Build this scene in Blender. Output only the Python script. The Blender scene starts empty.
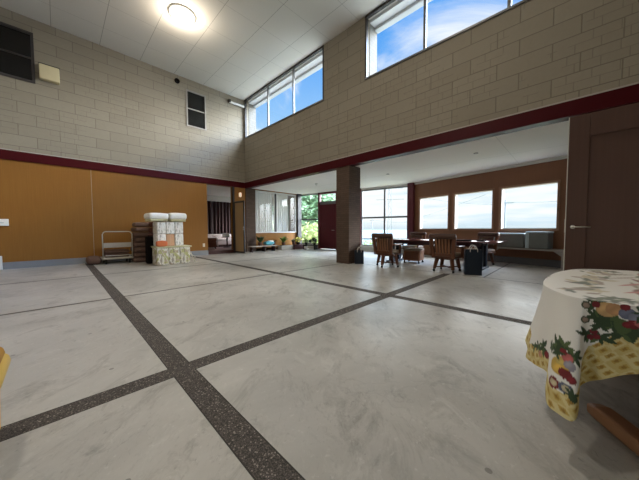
import bpy, bmesh, math, random
from mathutils import Vector, Matrix
R = math.radians
PI = math.pi
random.seed(7)
scn = bpy.context.scene
FILL_BAND = 6.0  # strength of the unseen sky band added to light the annex
GLOW = 36.0      # brightness of the hazy sun
COL = scn.collection

# ------------------------------------------------------------------ materials
def newmat(name):
    m = bpy.data.materials.new(name); m.use_nodes = True
    nt = m.node_tree; b = nt.nodes['Principled BSDF']
    return m, nt, b
def N(nt, typ, **kw):
    n = nt.nodes.new(typ)
    for k, v in kw.items():
        if k in n.inputs: n.inputs[k].default_value = v
        else: setattr(n, k, v)
    return n
def L(nt, a, b): nt.links.new(a, b)
def math_(nt, op, a, b=None, clamp=False):
    n = nt.nodes.new('ShaderNodeMath'); n.operation = op; n.use_clamp = clamp
    for i, v in enumerate((a, b)):
        if v is None: continue
        if hasattr(v, 'is_output'): nt.links.new(v, n.inputs[i])
        else: n.inputs[i].default_value = v
    return n.outputs[0]
def mixc(nt, fac, a, b):
    n = nt.nodes.new('ShaderNodeMix'); n.data_type = 'RGBA'
    for sock, v in ((n.inputs[0], fac), (n.inputs[6], a), (n.inputs[7], b)):
        if hasattr(v, 'is_output'): nt.links.new(v, sock)
        elif isinstance(v, (int, float)): sock.default_value = v
        else: sock.default_value = (*v, 1)
    return n.outputs[2]
def plain(name, col, rough=.6, var=.12, scale=8, metal=0, spec=.4, bump=0, emit=None):
    """plain paint / plastic / cloth with a slight procedural mottling"""
    m, nt, b = newmat(name)
    tc = N(nt, 'ShaderNodeTexCoord')
    nz = N(nt, 'ShaderNodeTexNoise', Scale=scale, Detail=4.0)
    L(nt, tc.outputs['Object'], nz.inputs['Vector'])
    c = mixc(nt, nz.outputs[0], tuple(max(0, x*(1-var)) for x in col), tuple(min(1, x*(1+var)) for x in col))
    L(nt, c, b.inputs['Base Color'])
    b.inputs['Roughness'].default_value = rough; b.inputs['Metallic'].default_value = metal
    b.inputs['Specular IOR Level'].default_value = spec
    if bump:
        bp = N(nt, 'ShaderNodeBump', Strength=bump, Distance=.01)
        L(nt, nz.outputs[0], bp.inputs['Height']); L(nt, bp.outputs[0], b.inputs['Normal'])
    if emit:
        b.inputs['Emission Color'].default_value = (*emit[0], 1); b.inputs['Emission Strength'].default_value = emit[1]
    return m
def wood(name, c1, c2, rough=.45, axis='z', fine=60, spec=.4):
    m, nt, b = newmat(name)
    tc = N(nt, 'ShaderNodeNewGeometry')
    mp = N(nt, 'ShaderNodeMapping')
    s = {'z': (fine, fine, 1.2), 'x': (1.2, fine, fine), 'y': (fine, 1.2, fine)}[axis]
    mp.inputs['Scale'].default_value = s
    L(nt, tc.outputs['Position'], mp.inputs['Vector'])
    nz = N(nt, 'ShaderNodeTexNoise', Scale=1.0, Detail=5.0, Roughness=.65)
    L(nt, mp.outputs[0], nz.inputs['Vector'])
    n2 = N(nt, 'ShaderNodeTexNoise', Scale=1.1, Detail=2.0)
    L(nt, tc.outputs['Position'], n2.inputs['Vector'])
    f = math_(nt, 'ADD', math_(nt, 'MULTIPLY', nz.outputs[0], .7), math_(nt, 'MULTIPLY', n2.outputs[0], .35))
    f = math_(nt, 'MULTIPLY_ADD', f, 1.6) ; f.node.inputs[2].default_value = -.35; f.node.use_clamp = True
    L(nt, mixc(nt, f, c1, c2), b.inputs['Base Color'])
    b.inputs['Roughness'].default_value = rough; b.inputs['Specular IOR Level'].default_value = spec
    return m
def blocks(name, c1, c2, mortar, bw, rh, ms=.008, sub=True, bump=.5, rough=.85, contrast=1.0):
    """ashlar siding or brick, laid out along x+y and z"""
    m, nt, b = newmat(name)
    g = N(nt, 'ShaderNodeNewGeometry'); sp = N(nt, 'ShaderNodeSeparateXYZ'); L(nt, g.outputs['Position'], sp.inputs[0])
    u = math_(nt, 'ADD', sp.outputs[0], sp.outputs[1])
    cb = N(nt, 'ShaderNodeCombineXYZ'); L(nt, u, cb.inputs[0]); L(nt, sp.outputs[2], cb.inputs[1])
    def brick(w, h, mo, off):
        t = N(nt, 'ShaderNodeTexBrick', Scale=1.0)
        t.inputs['Brick Width'].default_value = w; t.inputs['Row Height'].default_value = h
        t.inputs['Mortar Size'].default_value = mo; t.inputs['Mortar Smooth'].default_value = .3
        t.offset = off; t.squash = 1
        t.inputs['Color1'].default_value = (*c1, 1); t.inputs['Color2'].default_value = (*c2, 1); t.inputs['Mortar'].default_value = (*mortar, 1)
        L(nt, cb.outputs[0], t.inputs['Vector']); return t
    t1 = brick(bw, rh, ms, .43)
    nz = N(nt, 'ShaderNodeTexNoise', Scale=7.0, Detail=8.0, Roughness=.75, Distortion=1.5); L(nt, g.outputs['Position'], nz.inputs['Vector'])
    col = t1.outputs['Color']; h = math_(nt, 'MULTIPLY', t1.outputs['Fac'], -1.0)
    if sub:
        t2 = brick(bw*.37, rh*.5, ms*.7, .31)
        pick = N(nt, 'ShaderNodeTexVoronoi', Scale=1.3); L(nt, cb.outputs[0], pick.inputs['Vector'])
        gate = math_(nt, 'GREATER_THAN', N(nt, 'ShaderNodeSeparateColor').outputs[0], .45)
        L(nt, pick.outputs['Color'], gate.node.inputs[0].links[0].from_node.inputs[0])
        f2 = math_(nt, 'MULTIPLY', t2.outputs['Fac'], gate)
        col = mixc(nt, math_(nt, 'MULTIPLY', f2, .6), col, mortar)
        h = math_(nt, 'SUBTRACT', h, math_(nt, 'MULTIPLY', f2, .7))
    col = mixc(nt, math_(nt, 'MULTIPLY', nz.outputs[0], .6), col, tuple(x*.72 for x in c1))
    L(nt, col, b.inputs['Base Color'])
    bp = N(nt, 'ShaderNodeBump', Strength=bump, Distance=.012)
    L(nt, math_(nt, 'ADD', h, math_(nt, 'MULTIPLY', nz.outputs[0], .35)), bp.inputs['Height']); L(nt, bp.outputs[0], b.inputs['Normal'])
    b.inputs['Roughness'].default_value = rough; b.inputs['Specular IOR Level'].default_value = .25
    return m
def glass(name, tint=(1, 1, 1), refl=.06):
    m = bpy.data.materials.new(name); m.use_nodes = True; nt = m.node_tree; nt.nodes.clear()
    o = N(nt, 'ShaderNodeOutputMaterial'); t = N(nt, 'ShaderNodeBsdfTransparent'); t.inputs[0].default_value = (*tint, 1)
    g = N(nt, 'ShaderNodeBsdfGlossy', Roughness=.02); mx = N(nt, 'ShaderNodeMixShader', Fac=refl)
    L(nt, t.outputs[0], mx.inputs[1]); L(nt, g.outputs[0], mx.inputs[2]); L(nt, mx.outputs[0], o.inputs[0])
    return m
def sheer(name, col, tr=.35, trans=.25):
    m = bpy.data.materials.new(name); m.use_nodes = True; nt = m.node_tree; nt.nodes.clear()
    o = N(nt, 'ShaderNodeOutputMaterial'); d = N(nt, 'ShaderNodeBsdfDiffuse'); d.inputs[0].default_value = (*col, 1)
    t = N(nt, 'ShaderNodeBsdfTranslucent'); t.inputs[0].default_value = (*col, 1)
    p = N(nt, 'ShaderNodeBsdfTransparent')
    wv = N(nt, 'ShaderNodeTexNoise', Scale=60.0); tc = N(nt, 'ShaderNodeTexCoord'); L(nt, tc.outputs['Object'], wv.inputs['Vector'])
    m1 = N(nt, 'ShaderNodeMixShader', Fac=tr); m2 = N(nt, 'ShaderNodeMixShader')
    L(nt, d.outputs[0], m1.inputs[1]); L(nt, t.outputs[0], m1.inputs[2])
    L(nt, math_(nt, 'MULTIPLY', wv.outputs[0], trans*2), m2.inputs[0])
    L(nt, m1.outputs[0], m2.inputs[1]); L(nt, p.outputs[0], m2.inputs[2]); L(nt, m2.outputs[0], o.inputs[0])
    return m

def floor_material():
    m, nt, b = newmat('concrete_floor')
    g = N(nt, 'ShaderNodeNewGeometry'); sp = N(nt, 'ShaderNodeSeparateXYZ'); L(nt, g.outputs['Position'], sp.inputs[0])
    X, Y = sp.outputs[0], sp.outputs[1]
    def band(c, ctr, hw):           # 1 inside |c-ctr|<hw
        return math_(nt, 'LESS_THAN', math_(nt, 'ABSOLUTE', math_(nt, 'SUBTRACT', c, ctr)), hw)
    def mx(a, b): return math_(nt, 'MAXIMUM', a, b)
    def noise(sc, det=5.0, ro=.6, vec=None, dist=0.0):
        n = N(nt, 'ShaderNodeTexNoise', Scale=sc, Detail=det, Roughness=ro, Distortion=dist)
        L(nt, vec or g.outputs['Position'], n.inputs['Vector']); return n.outputs[0]
    def ramp(v, a, bb):
        n = N(nt, 'ShaderNodeMapRange'); n.inputs[1].default_value = a; n.inputs[2].default_value = bb; L(nt, v, n.inputs[0]); return n.outputs[0]
    inside = math_(nt, 'LESS_THAN', X, 6.36)
    inA = math_(nt, 'LESS_THAN', X, 6.30)
    sx = mx(band(X, .618, .068), band(X, 3.63, .068)); sy = math_(nt, 'MULTIPLY', band(Y, 2.067, .068), inA)
    strip = math_(nt, 'MULTIPLY', mx(sx, sy), inside)
    ex = mx(band(X, .618, .076), band(X, 3.63, .076)); ey = math_(nt, 'MULTIPLY', band(Y, 2.067, .076), inA)
    edge = math_(nt, 'MULTIPLY', mx(ex, ey), inside)
    ns = noise(3.0, 3.0)
    cuts = mx(math_(nt, 'MULTIPLY', mx(band(Y, 4.99, .034), band(Y, 7.78, .040)), inside), band(X, 6.36, .022))
    cuts = mx(cuts, math_(nt, 'MULTIPLY', band(Y, 1.35, .018), math_(nt, 'GREATER_THAN', X, 6.36)))
    # concrete
    base = mixc(nt, ramp(noise(.55, 6.0, .6, dist=.6), .32, .68), (.39, .378, .35), (.62, .60, .56))
    mp = N(nt, 'ShaderNodeMapping'); mp.inputs['Scale'].default_value = (1, 1, 1)
    mp.inputs['Rotation'].default_value = (0, 0, R(-42)); L(nt, g.outputs['Position'], mp.inputs['Vector'])
    mp2 = N(nt, 'ShaderNodeMapping'); mp2.inputs['Scale'].default_value = (1.2, 2.4, 1); L(nt, mp.outputs[0], mp2.inputs['Vector'])
    scuff = ramp(noise(1.7, 9.0, .74, mp2.outputs[0], .7), .52, .74)
    base = mixc(nt, math_(nt, 'MULTIPLY', scuff, .8), base, (.20, .19, .17))
    blot = ramp(noise(2.6, 5.0, .7, dist=1.5), .60, .78)
    base = mixc(nt, math_(nt, 'MULTIPLY', blot, .75), base, (.17, .165, .155))
    wh = ramp(noise(2.3, 8.0, .74, mp2.outputs[0], .9), .56, .76)
    base = mixc(nt, math_(nt, 'MULTIPLY', wh, .6), base, (.70, .69, .65))
    grit = ramp(noise(16.0, 6.0, .75, mp2.outputs[0], 1.0), .56, .72)
    patch = ramp(noise(.9, 4.0, .6), .42, .62)
    base = mixc(nt, math_(nt, 'MULTIPLY', math_(nt, 'MULTIPLY', grit, patch), .7), base, (.16, .155, .145))
    flake = ramp(noise(22.0, 4.0, .7), .60, .70)
    base = mixc(nt, math_(nt, 'MULTIPLY', flake, .35), base, (.74, .73, .70))
    spk = N(nt, 'ShaderNodeTexVoronoi', Scale=4.5); L(nt, g.outputs['Position'], spk.inputs['Vector'])
    dots = math_(nt, 'MULTIPLY', math_(nt, 'LESS_THAN', spk.outputs['Distance'], .07), math_(nt, 'GREATER_THAN', noise(1.1), .52))
    base = mixc(nt, math_(nt, 'MULTIPLY', dots, .6), base, (.12, .11, .10))
    vc = N(nt, 'ShaderNodeTexVoronoi', Scale=1.0, feature='DISTANCE_TO_EDGE')
    dv = N(nt, 'ShaderNodeVectorMath', operation='ADD'); L(nt, g.outputs['Position'], dv.inputs[0])
    nzc = N(nt, 'ShaderNodeTexNoise', Scale=2.2, Detail=5.0); L(nt, g.outputs['Position'], nzc.inputs['Vector']); L(nt, nzc.outputs[1], dv.inputs[1])
    L(nt, dv.outputs[0], vc.inputs['Vector']); vc.inputs['Scale'].default_value = .55
    crack = math_(nt, 'MULTIPLY', math_(nt, 'LESS_THAN', vc.outputs['Distance'], .004), math_(nt, 'GREATER_THAN', noise(.8), .5))
    base = mixc(nt, math_(nt, 'MULTIPLY', crack, .12), base, (.15, .14, .13))
    # exposed aggregate strips
    peb = N(nt, 'ShaderNodeTexVoronoi', Scale=150.0); L(nt, g.outputs['Position'], peb.inputs['Vector'])
    sc = N(nt, 'ShaderNodeSeparateColor'); L(nt, peb.outputs['Color'], sc.inputs[0])
    agg = mixc(nt, ramp(sc.outputs[0], .0, 1.0), (.060, .050, .044), (.155, .132, .115))
    agg = mixc(nt, ramp(peb.outputs['Distance'], .35, .75), agg, (.03, .026, .024))
    agg = mixc(nt, math_(nt, 'GREATER_THAN', sc.outputs[1], .93), agg, (.30, .26, .23))
    c = mixc(nt, cuts, base, (.075, .068, .058)); c = mixc(nt, edge, c, (.035, .03, .026)); c = mixc(nt, strip, c, agg)
    L(nt, c, b.inputs['Base Color'])
    rr = N(nt, 'ShaderNodeMapRange'); rr.inputs[3].default_value = .24; rr.inputs[4].default_value = .50; L(nt, noise(1.3, 5.0), rr.inputs[0])
    L(nt, mx(rr.outputs[0], math_(nt, 'MULTIPLY', edge, .75)), b.inputs['Roughness'])
    b.inputs['Specular IOR Level'].default_value = .5
    bp = N(nt, 'ShaderNodeBump', Strength=.25, Distance=.006)
    L(nt, math_(nt, 'SUBTRACT', math_(nt, 'ADD', noise(9.0, 6.0), math_(nt, 'MULTIPLY', math_(nt, 'MULTIPLY', strip, peb.outputs['Distance']), -1.5)), mx(cuts, edge)), bp.inputs['Height'])
    L(nt, bp.outputs[0], b.inputs['Normal'])
    return m
def ceiling_material(name, col, px, ox, py, oy, line, hw=.006):
    m, nt, b = newmat(name)
    g = N(nt, 'ShaderNodeNewGeometry'); sp = N(nt, 'ShaderNodeSeparateXYZ'); L(nt, g.outputs['Position'], sp.inputs[0])
    def seam(c, p, o):
        f = math_(nt, 'FRACT', math_(nt, 'DIVIDE', math_(nt, 'SUBTRACT', c, o-50*p-hw), p))
        return math_(nt, 'LESS_THAN', f, 2*hw/p)
    s = math_(nt, 'MAXIMUM', seam(sp.outputs[0], px, ox), math_(nt, 'MULTIPLY', seam(sp.outputs[1], py, oy), .6))
    nz = N(nt, 'ShaderNodeTexNoise', Scale=30.0, Detail=4.0); L(nt, g.outputs['Position'], nz.inputs['Vector'])
    c = mixc(nt, math_(nt, 'MULTIPLY', nz.outputs[0], .2), col, tuple(x*.8 for x in col))
    L(nt, mixc(nt, math_(nt, 'MULTIPLY', s, .75), c, line), b.inputs['Base Color'])
    b.inputs['Roughness'].default_value = .85; b.inputs['Specular IOR Level'].default_value = .2
    return m

M = {}
M['floor'] = floor_material()
M['ceiling'] = ceiling_material('ceiling_board', (.70, .68, .64), 1.055, 4.26, 1.07, 5.48, (.25, .24, .22))
M['ceiling_low'] = ceiling_material('low_ceiling_board', (.84, .80, .75), 1.82, 6.3, 5.4, 1.2, (.40, .38, .35), .005)
M['siding'] = blocks('beige_stone_siding', (.285, .250, .195), (.33, .292, .23), (.175, .150, .115), .80, .30, .008)
M['brick'] = blocks('dark_brown_brick', (.105, .068, .050), (.14, .092, .068), (.062, .045, .036), .22, .062, .006, sub=False, bump=.5)
M['ply'] = wood('golden_veneer', (.235, .098, .019), (.31, .143, .032), .45, 'z', 45, .2)
M['ply_dark'] = wood('brown_veneer', (.20, .085, .040), (.27, .12, .058), .5, 'z', 45)
M['tanpanel'] = wood('tan_door_panel', (.30, .19, .09), (.38, .25, .12), .4, 'z', 40)
M['band'] = plain('wine_red_paint', (.055, .0018, .0045), .4, .1, 3, spec=.15)
M['reddoor'] = plain('wine_red_door_paint', (.085, .006, .011), .4, .12, 4)
M['redpost'] = plain('maroon_paint', (.11, .018, .026), .45)
M['skirt'] = plain('grey_skirting_paint', (.23, .235, .25), .55)
M['trim'] = plain('pale_trim', (.42, .36, .32), .6)
M['white'] = plain('white_paint', (.72, .71, .68), .5, .05)
M['offwhite'] = plain('off_white_paint', (.62, .60, .54), .5, .06)
M['alum'] = plain('grey_aluminium', (.16, .16, .16), .4, .08, metal=.4)
M['darkframe'] = plain('dark_bronze_frame', (.035, .03, .03), .45)
M['greyframe'] = plain('weathered_grey_frame', (.30, .28, .25), .5)
M['casing'] = wood('window_casing_wood', (.30, .15, .085), (.38, .20, .115), .5, 'z', 40)
M['jamb'] = plain('pale_wood_jamb', (.52, .42, .33), .55)
M['glass'] = glass('window_glass', (1, 1, 1), .03)
M['night'] = plain('dark_window_glass', (.006, .006, .006), .08, .1, spec=.5)
M['void'] = plain('dark_loft', (.02, .018, .016), .9)
M['door'] = wood('dark_walnut_door', (.075, .036, .026), (.10, .05, .036), .5, 'z', 60)
M['chrome'] = plain('brushed_steel', (.6, .58, .54), .3, .05, metal=.9)
M['chairwood'] = wood('chair_oak', (.085, .028, .012), (.15, .055, .024), .4, 'z', 50)
M['slat'] = wood('chair_slat_wood', (.20, .085, .04), (.29, .135, .068), .45, 'z', 50)
M['leather'] = plain('brown_leather', (.075, .034, .022), .45, .2, 12, bump=.2)
M['seatpad'] = plain('tan_seat_leather', (.30, .22, .15), .5, .15, 10)
M['caster'] = plain('black_caster', (.012, .012, .012), .4)
M['tabletop'] = plain('polished_dark_table_top', (.13, .05, .055), .09, .12, 3, spec=.8)
M['tableskirt'] = plain('dark_red_table_edge', (.05, .008, .014), .3)
M['tableleg'] = plain('dark_slate_leg', (.018, .022, .03), .4)
M['navy'] = plain('navy_paper', (.008, .016, .03), .4, .2)
M['cord'] = plain('white_cord', (.65, .6, .55), .7)
M['cushion'] = plain('brown_cushion_cloth', (.15, .088, .065), .85, .15, 25, bump=.15)
M['maroon'] = plain('maroon_cushion_cloth', (.13, .045, .03), .85, .15, 25, bump=.15)
M['black'] = plain('black_cloth', (.006, .004, .0035), .9, spec=.15)
M['orange'] = plain('orange_cloth', (.62, .16, .055), .7, .15)
M['peach'] = plain('peach_paper', (.66, .40, .24), .7, .1)
M['sack'] = plain('white_sack', (.92, .91, .87), .6, .06, 14, bump=.4)
M['green_edge'] = plain('pale_green_edge', (.58, .55, .34), .7, .2, 20)
M['string'] = plain('raffia_string', (.72, .66, .52), .8)
M['trolley'] = plain('cream_steel_tube', (.50, .48, .40), .4, .06)
M['plate'] = plain('grey_plate', (.42, .39, .34), .5, .1)
M['plank'] = plain('weathered_plank', (.40, .36, .31), .7, .2, 12)
M['concrete'] = plain('grey_planter', (.42, .40, .36), .85, .2, 14, bump=.3)
M['redbox'] = plain('dark_red_crate', (.055, .012, .014), .6)
M['terracotta'] = plain('dark_terracotta', (.10, .045, .028), .8)
M['blackpot'] = plain('black_pot', (.014, .014, .016), .45)
M['whitepot'] = plain('white_pot', (.6, .6, .56), .4)
M['cyan'] = plain('cyan_cloth', (.10, .40, .50), .6, .35, 20)
M['soil'] = plain('soil', (.03, .02, .014), .95)
M['leaf_dark'] = plain('dark_leaf', (.035, .075, .022), .5, .3, 12)
M['leaf_mid'] = plain('mid_leaf', (.13, .22, .035), .5, .3, 12)
M['leaf_yellow'] = plain('yellow_green_leaf', (.50, .46, .04), .5, .25, 12)
M['leaf_black'] = plain('blackish_leaf', (.012, .022, .012), .5, .3, 12)
M['curtain'] = sheer('white_sheer', (.88, .88, .85), .25, .05)
M['brown_curtain'] = plain('dark_brown_curtain', (.052, .026, .024), .85, .25, 6)
M['grey_curtain'] = plain('grey_brown_curtain', (.12, .085, .085), .85, .2, 6)
M['sofa'] = plain('pale_pink_upholstery', (.62, .50, .46), .8, .08, 12)
M['carpet'] = plain('dusky_pink_carpet', (.30, .20, .20), .95, .15, 40)
M['step'] = wood('dark_step_wood', (.05, .016, .014), (.085, .03, .025), .45, 'x', 40)
M['darkwood'] = plain('dark_round_table_wood', (.035, .014, .012), .35)
M['bench'] = plain('grey_bench_top', (.38, .34, .31), .5, .08)
M['bench_dark'] = plain('grey_blue_board', (.12, .12, .13), .7)
M['wrap_grey'] = plain('grey_cloth_cover', (.19, .20, .19), .8, .12, 10, bump=.15)
M['wrap_lit'] = plain('pale_blue_lit_faces', (.46, .56, .60), .55, .15, 8)
M['yellowpaint'] = plain('yellow_plastic', (.78, .52, .12), .4, .08)
M['ochre'] = plain('ochre_cushion', (.50, .24, .03), .6, .15)
M['wood_foot'] = wood('reddish_brown_wood', (.36, .17, .08), (.46, .23, .12), .42, 'x', 30)
M['beigebox'] = plain('aged_beige_plastic', (.62, .54, .34), .5, .06)
M['switch'] = plain('cream_plate', (.68, .60, .46), .5, .04)
M['lamp_glow'] = plain('lit_lamp_diffuser', (.9, .86, .78), .5, .02, emit=((1, .90, .74), 1.15))
M['wall_glow'] = plain('lit_wall_lamp', (.9, .8, .7), .5, .02, emit=((1, .68, .48), .5))
M['tube_glass'] = plain('white_tube', (.75, .75, .74), .35, .02)
M['grass'] = plain('hill_grass', (.36, .38, .24), .95, .45, .6)
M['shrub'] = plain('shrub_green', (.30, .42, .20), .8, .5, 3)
M['shrub_yellow'] = plain('shrub_yellow_green', (.50, .57, .24), .8, .4, 4)  # foliage of a yellower green
M['tree_leaf'] = plain('tree_green', (.30, .46, .26), .8, .5, 2)
M['bark'] = plain('bark', (.08, .05, .035), .9, .3)
M['sea'] = plain('sea_water', (.20, .34, .42), .35, .06, .01)
M['pole'] = plain('hazy_pole', (.36, .40, .44), .8)  # pole colour paled to stand for haze
M['wire'] = plain('grey_wire', (.40, .47, .52), .8)
M['eave'] = plain('white_eave_board', (.60, .61, .62), .6, .04)
M['eave_grey'] = plain('grey_gutter', (.50, .52, .54), .5, .04)
M['outside_siding'] = blocks('outside_pale_siding', (.21, .20, .18), (.24, .23, .21), (.13, .12, .10), .3, .1, .005, sub=False, bump=.4)
M['box_white'] = plain('white_box', (.8, .8, .78), .5, .04)
M['outwall'] = plain('outer_render', (.5, .48, .44), .9)

def printed_pack(name, base, inks, sx=34, sz=9, thr=.52):
    """printed packaging: columns of small marks"""
    m, nt, b = newmat(name)
    g = N(nt, 'ShaderNodeTexCoord'); mp = N(nt, 'ShaderNodeMapping'); mp.inputs['Scale'].default_value = (sx, sx, sz)
    L(nt, g.outputs['Object'], mp.inputs['Vector'])
    vz = N(nt, 'ShaderNodeTexNoise', Scale=1.0, Detail=2.0); L(nt, mp.outputs[0], vz.inputs['Vector'])
    big = N(nt, 'ShaderNodeTexNoise', Scale=5.0, Detail=1.0); L(nt, g.outputs['Object'], big.inputs['Vector'])
    big2 = N(nt, 'ShaderNodeTexNoise', Scale=7.0, Detail=1.0); 
    mp3 = N(nt, 'ShaderNodeMapping'); mp3.inputs['Location'].default_value = (3, 5, 2); L(nt, g.outputs['Object'], mp3.inputs['Vector']); L(nt, mp3.outputs[0], big2.inputs['Vector'])
    c = mixc(nt, math_(nt, 'GREATER_THAN', big.outputs[0], .56), base, inks[0])
    c = mixc(nt, math_(nt, 'GREATER_THAN', big2.outputs[0], .60), c, inks[1])
    c = mixc(nt, math_(nt, 'MULTIPLY', math_(nt, 'GREATER_THAN', vz.outputs[0], thr), .75), c, inks[2])
    L(nt, c, b.inputs['Base Color']); b.inputs['Roughness'].default_value = .6
    return m
M['print_low'] = printed_pack('printed_green_white_pack', (.78, .75, .66), [(.50, .49, .22), (.50, .40, .28), (.26, .22, .17)], 30, 10, .56)
M['print_mid'] = printed_pack('printed_white_pack', (.92, .91, .87), [(.88, .87, .82), (.80, .78, .70), (.36, .35, .33)], 42, 12, .57)

# ------------------------------------------------------------------ mesh helpers
class MB:
    def __init__(s): s.v = []; s.f = []; s.m = []; s.sm = []
    def add(s, vs, fs, mi=0, smooth=False, mat=None):
        o = len(s.v)
        s.v += [tuple((mat @ Vector(p)) if mat else p) for p in vs]
        s.f += [tuple(i+o for i in f) for f in fs]; s.m += [mi]*len(fs); s.sm += [smooth]*len(fs)
        return s
    def box(s, a, b, mi=0, mat=None):
        (x0, y0, z0), (x1, y1, z1) = a, b
        v = [(x0,y0,z0),(x1,y0,z0),(x1,y1,z0),(x0,y1,z0),(x0,y0,z1),(x1,y0,z1),(x1,y1,z1),(x0,y1,z1)]
        f = [(0,3,2,1),(4,5,6,7),(0,1,5,4),(1,2,6,5),(2,3,7,6),(3,0,4,7)]
        return s.add(v, f, mi, False, mat)
    def rbox(s, a, b, r=.01, seg=3, mi=0, mat=None, puff=0.0):
        bm = bmesh.new(); bmesh.ops.create_cube(bm, size=1)
        sz = [b[i]-a[i] for i in range(3)]; ct = [(b[i]+a[i])/2 for i in range(3)]
        for v in bm.verts: v.co = Vector([v.co[i]*sz[i] for i in range(3)])
        if puff:
            bmesh.ops.subdivide_edges(bm, edges=bm.edges[:], cuts=5, use_grid_fill=True)
            for v in bm.verts:
                q = [2*v.co[i]/sz[i] for i in range(3)]
                w = (1-q[0]**2*.95)*(1-q[1]**2*.95)
                v.co.z += (1 if q[2] > 0 else -1)*abs(q[2])*(w-.5)*puff
                k = 1-.10*(abs(q[2])**3); v.co.x *= k; v.co.y *= k
        r = min(r, min(sz)*.49)
        if not puff: bmesh.ops.bevel(bm, geom=bm.edges[:], offset=r, segments=seg, profile=.5, affect='EDGES')
        for v in bm.verts: v.co += Vector(ct)
        bm.verts.index_update()
        s.add([tuple(v.co) for v in bm.verts], [tuple(v.index for v in f.verts) for f in bm.faces], mi, True, mat)
        bm.free(); return s
    def tube(s, pts, r, n=8, mi=0, caps=True, closed=False):
        pts = [Vector(p) for p in pts]; rr = r if isinstance(r, (list, tuple)) else [r]*len(pts)
        vs = []; fs = []
        k = len(pts); prevu = None
        for i, p in enumerate(pts):
            if closed: d = pts[(i+1) % k]-pts[i-1]
            else: d = pts[min(i+1, k-1)]-pts[max(i-1, 0)]
            d.normalize()
            u = prevu - d*prevu.dot(d) if prevu else d.orthogonal()
            if u.length < 1e-6: u = d.orthogonal()
            u.normalize(); prevu = u; w = d.cross(u)
            for j in range(n):
                a = 2*PI*j/n; vs.append(tuple(p+(u*math.cos(a)+w*math.sin(a))*rr[i]))
        rng = k if closed else k-1
        for i in range(rng):
            for j in range(n):
                a, b2 = i*n, ((i+1) % k)*n
                fs.append((a+j, a+(j+1) % n, b2+(j+1) % n, b2+j))
        if caps and not closed:
            fs.append(tuple(range(n-1, -1, -1))); fs.append(tuple((k-1)*n+j for j in range(n)))
        return s.add(vs, fs, mi, True)
    def beam(s, p, q, w, h, mi=0, w2=None, h2=None, up=(0, 0, 1)):
        """tapering rectangular bar from p to q"""
        p, q = Vector(p), Vector(q); d = (q-p).normalized(); sd = d.cross(Vector(up))
        if sd.length < 1e-4: sd = Vector((0, 1, 0)) if abs(d.z) > .9 else d.orthogonal()
        sd.normalize(); u = sd.cross(d); w2 = w2 or w; h2 = h2 or h
        v = []
        for c, a, b in ((p, w, h), (q, w2, h2)):
            v += [tuple(c+sd*(x*a/2)+u*(y*b/2)) for x, y in ((-1,-1),(1,-1),(1,1),(-1,1))]
        return s.add(v, [(0,1,2,3),(7,6,5,4),(0,4,5,1),(1,5,6,2),(2,6,7,3),(3,7,4,0)], mi)
    def lathe(s, prof, n=20, mi=0, c=(0, 0, 0)):
        vs = []; fs = []; k = len(prof)
        for r, z in prof:
            for j in range(n):
                a = 2*PI*j/n; vs.append((c[0]+r*math.cos(a), c[1]+r*math.sin(a), c[2]+z))
        for i in range(k-1):
            for j in range(n): fs.append((i*n+j, i*n+(j+1) % n, (i+1)*n+(j+1) % n, (i+1)*n+j))
        fs.append(tuple(range(n-1, -1, -1))); fs.append(tuple((k-1)*n+j for j in range(n)))
        return s.add(vs, fs, mi, True)
    def build(s, name, mats, parent=None, loc=(0, 0, 0), rz=0, bevel=0, weld=False):
        me = bpy.data.meshes.new(name); me.from_pydata(s.v, [], s.f)
        for m in (mats if isinstance(mats, (list, tuple)) else [mats]): me.materials.append(m)
        me.polygons.foreach_set('material_index', s.m); me.polygons.foreach_set('use_smooth', s.sm)
        me.update()
        o = bpy.data.objects.new(name, me); COL.objects.link(o)
        o.parent = parent; o.location = loc; o.rotation_euler.z = rz
        if bevel:
            b = o.modifiers.new('bevel', 'BEVEL'); b.width = bevel; b.segments = 2; b.limit_method = 'ANGLE'
        return o
def tag(o, label=None, cat=None, group=None, kind=None):
    for k, v in (('label', label), ('category', cat), ('group', group), ('kind', kind)):
        if v: o[k] = v
    return o
def thing(name, label, cat, loc=(0, 0, 0), rz=0, group=None):
    o = bpy.data.objects.new(name, None); COL.objects.link(o); o.empty_display_size = .1
    o.location = loc; o.rotation_euler.z = rz
    return tag(o, label, cat, group)
def structure(o): o['kind'] = 'structure'; return o
def sroot(name, loc=(0, 0, 0), rz=0):
    o = bpy.data.objects.new(name, None); COL.objects.link(o); o.location = loc; o.rotation_euler.z = rz; o['kind'] = 'structure'; return o
def children(o): return [c for c in bpy.data.objects if c.parent == o]
def dup(root, loc, rz, label, group=None):
    r = root.copy(); COL.objects.link(r); r.location = loc; r.rotation_euler = (0, 0, rz); r['label'] = label
    if group: r['group'] = group
    for ch in children(root):
        c = ch.copy(); COL.objects.link(c); c.parent = r
        for g in children(ch):
            d = g.copy(); COL.objects.link(d); d.parent = c
    return r
def wall_cells(mb, L0, L1, z0, z1, t0, t1, holes, mi=0):
    """wall in its own plane: u along x, thickness t0..t1 along y, rectangular holes (u0,u1,z0,z1)"""
    us = sorted({L0, L1, *[min(max(h[i], L0), L1) for h in holes for i in (0, 1)]})
    zs = sorted({z0, z1, *[min(max(h[i], z0), z1) for h in holes for i in (2, 3)]})
    for a, b in zip(us, us[1:]):
        for c, d in zip(zs, zs[1:]):
            um, zm = (a+b)/2, (c+d)/2
            if any(h[0] < um < h[1] and h[2] < zm < h[3] for h in holes): continue
            mb.box((a, t0, c), (b, t1, d), mi)
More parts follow.
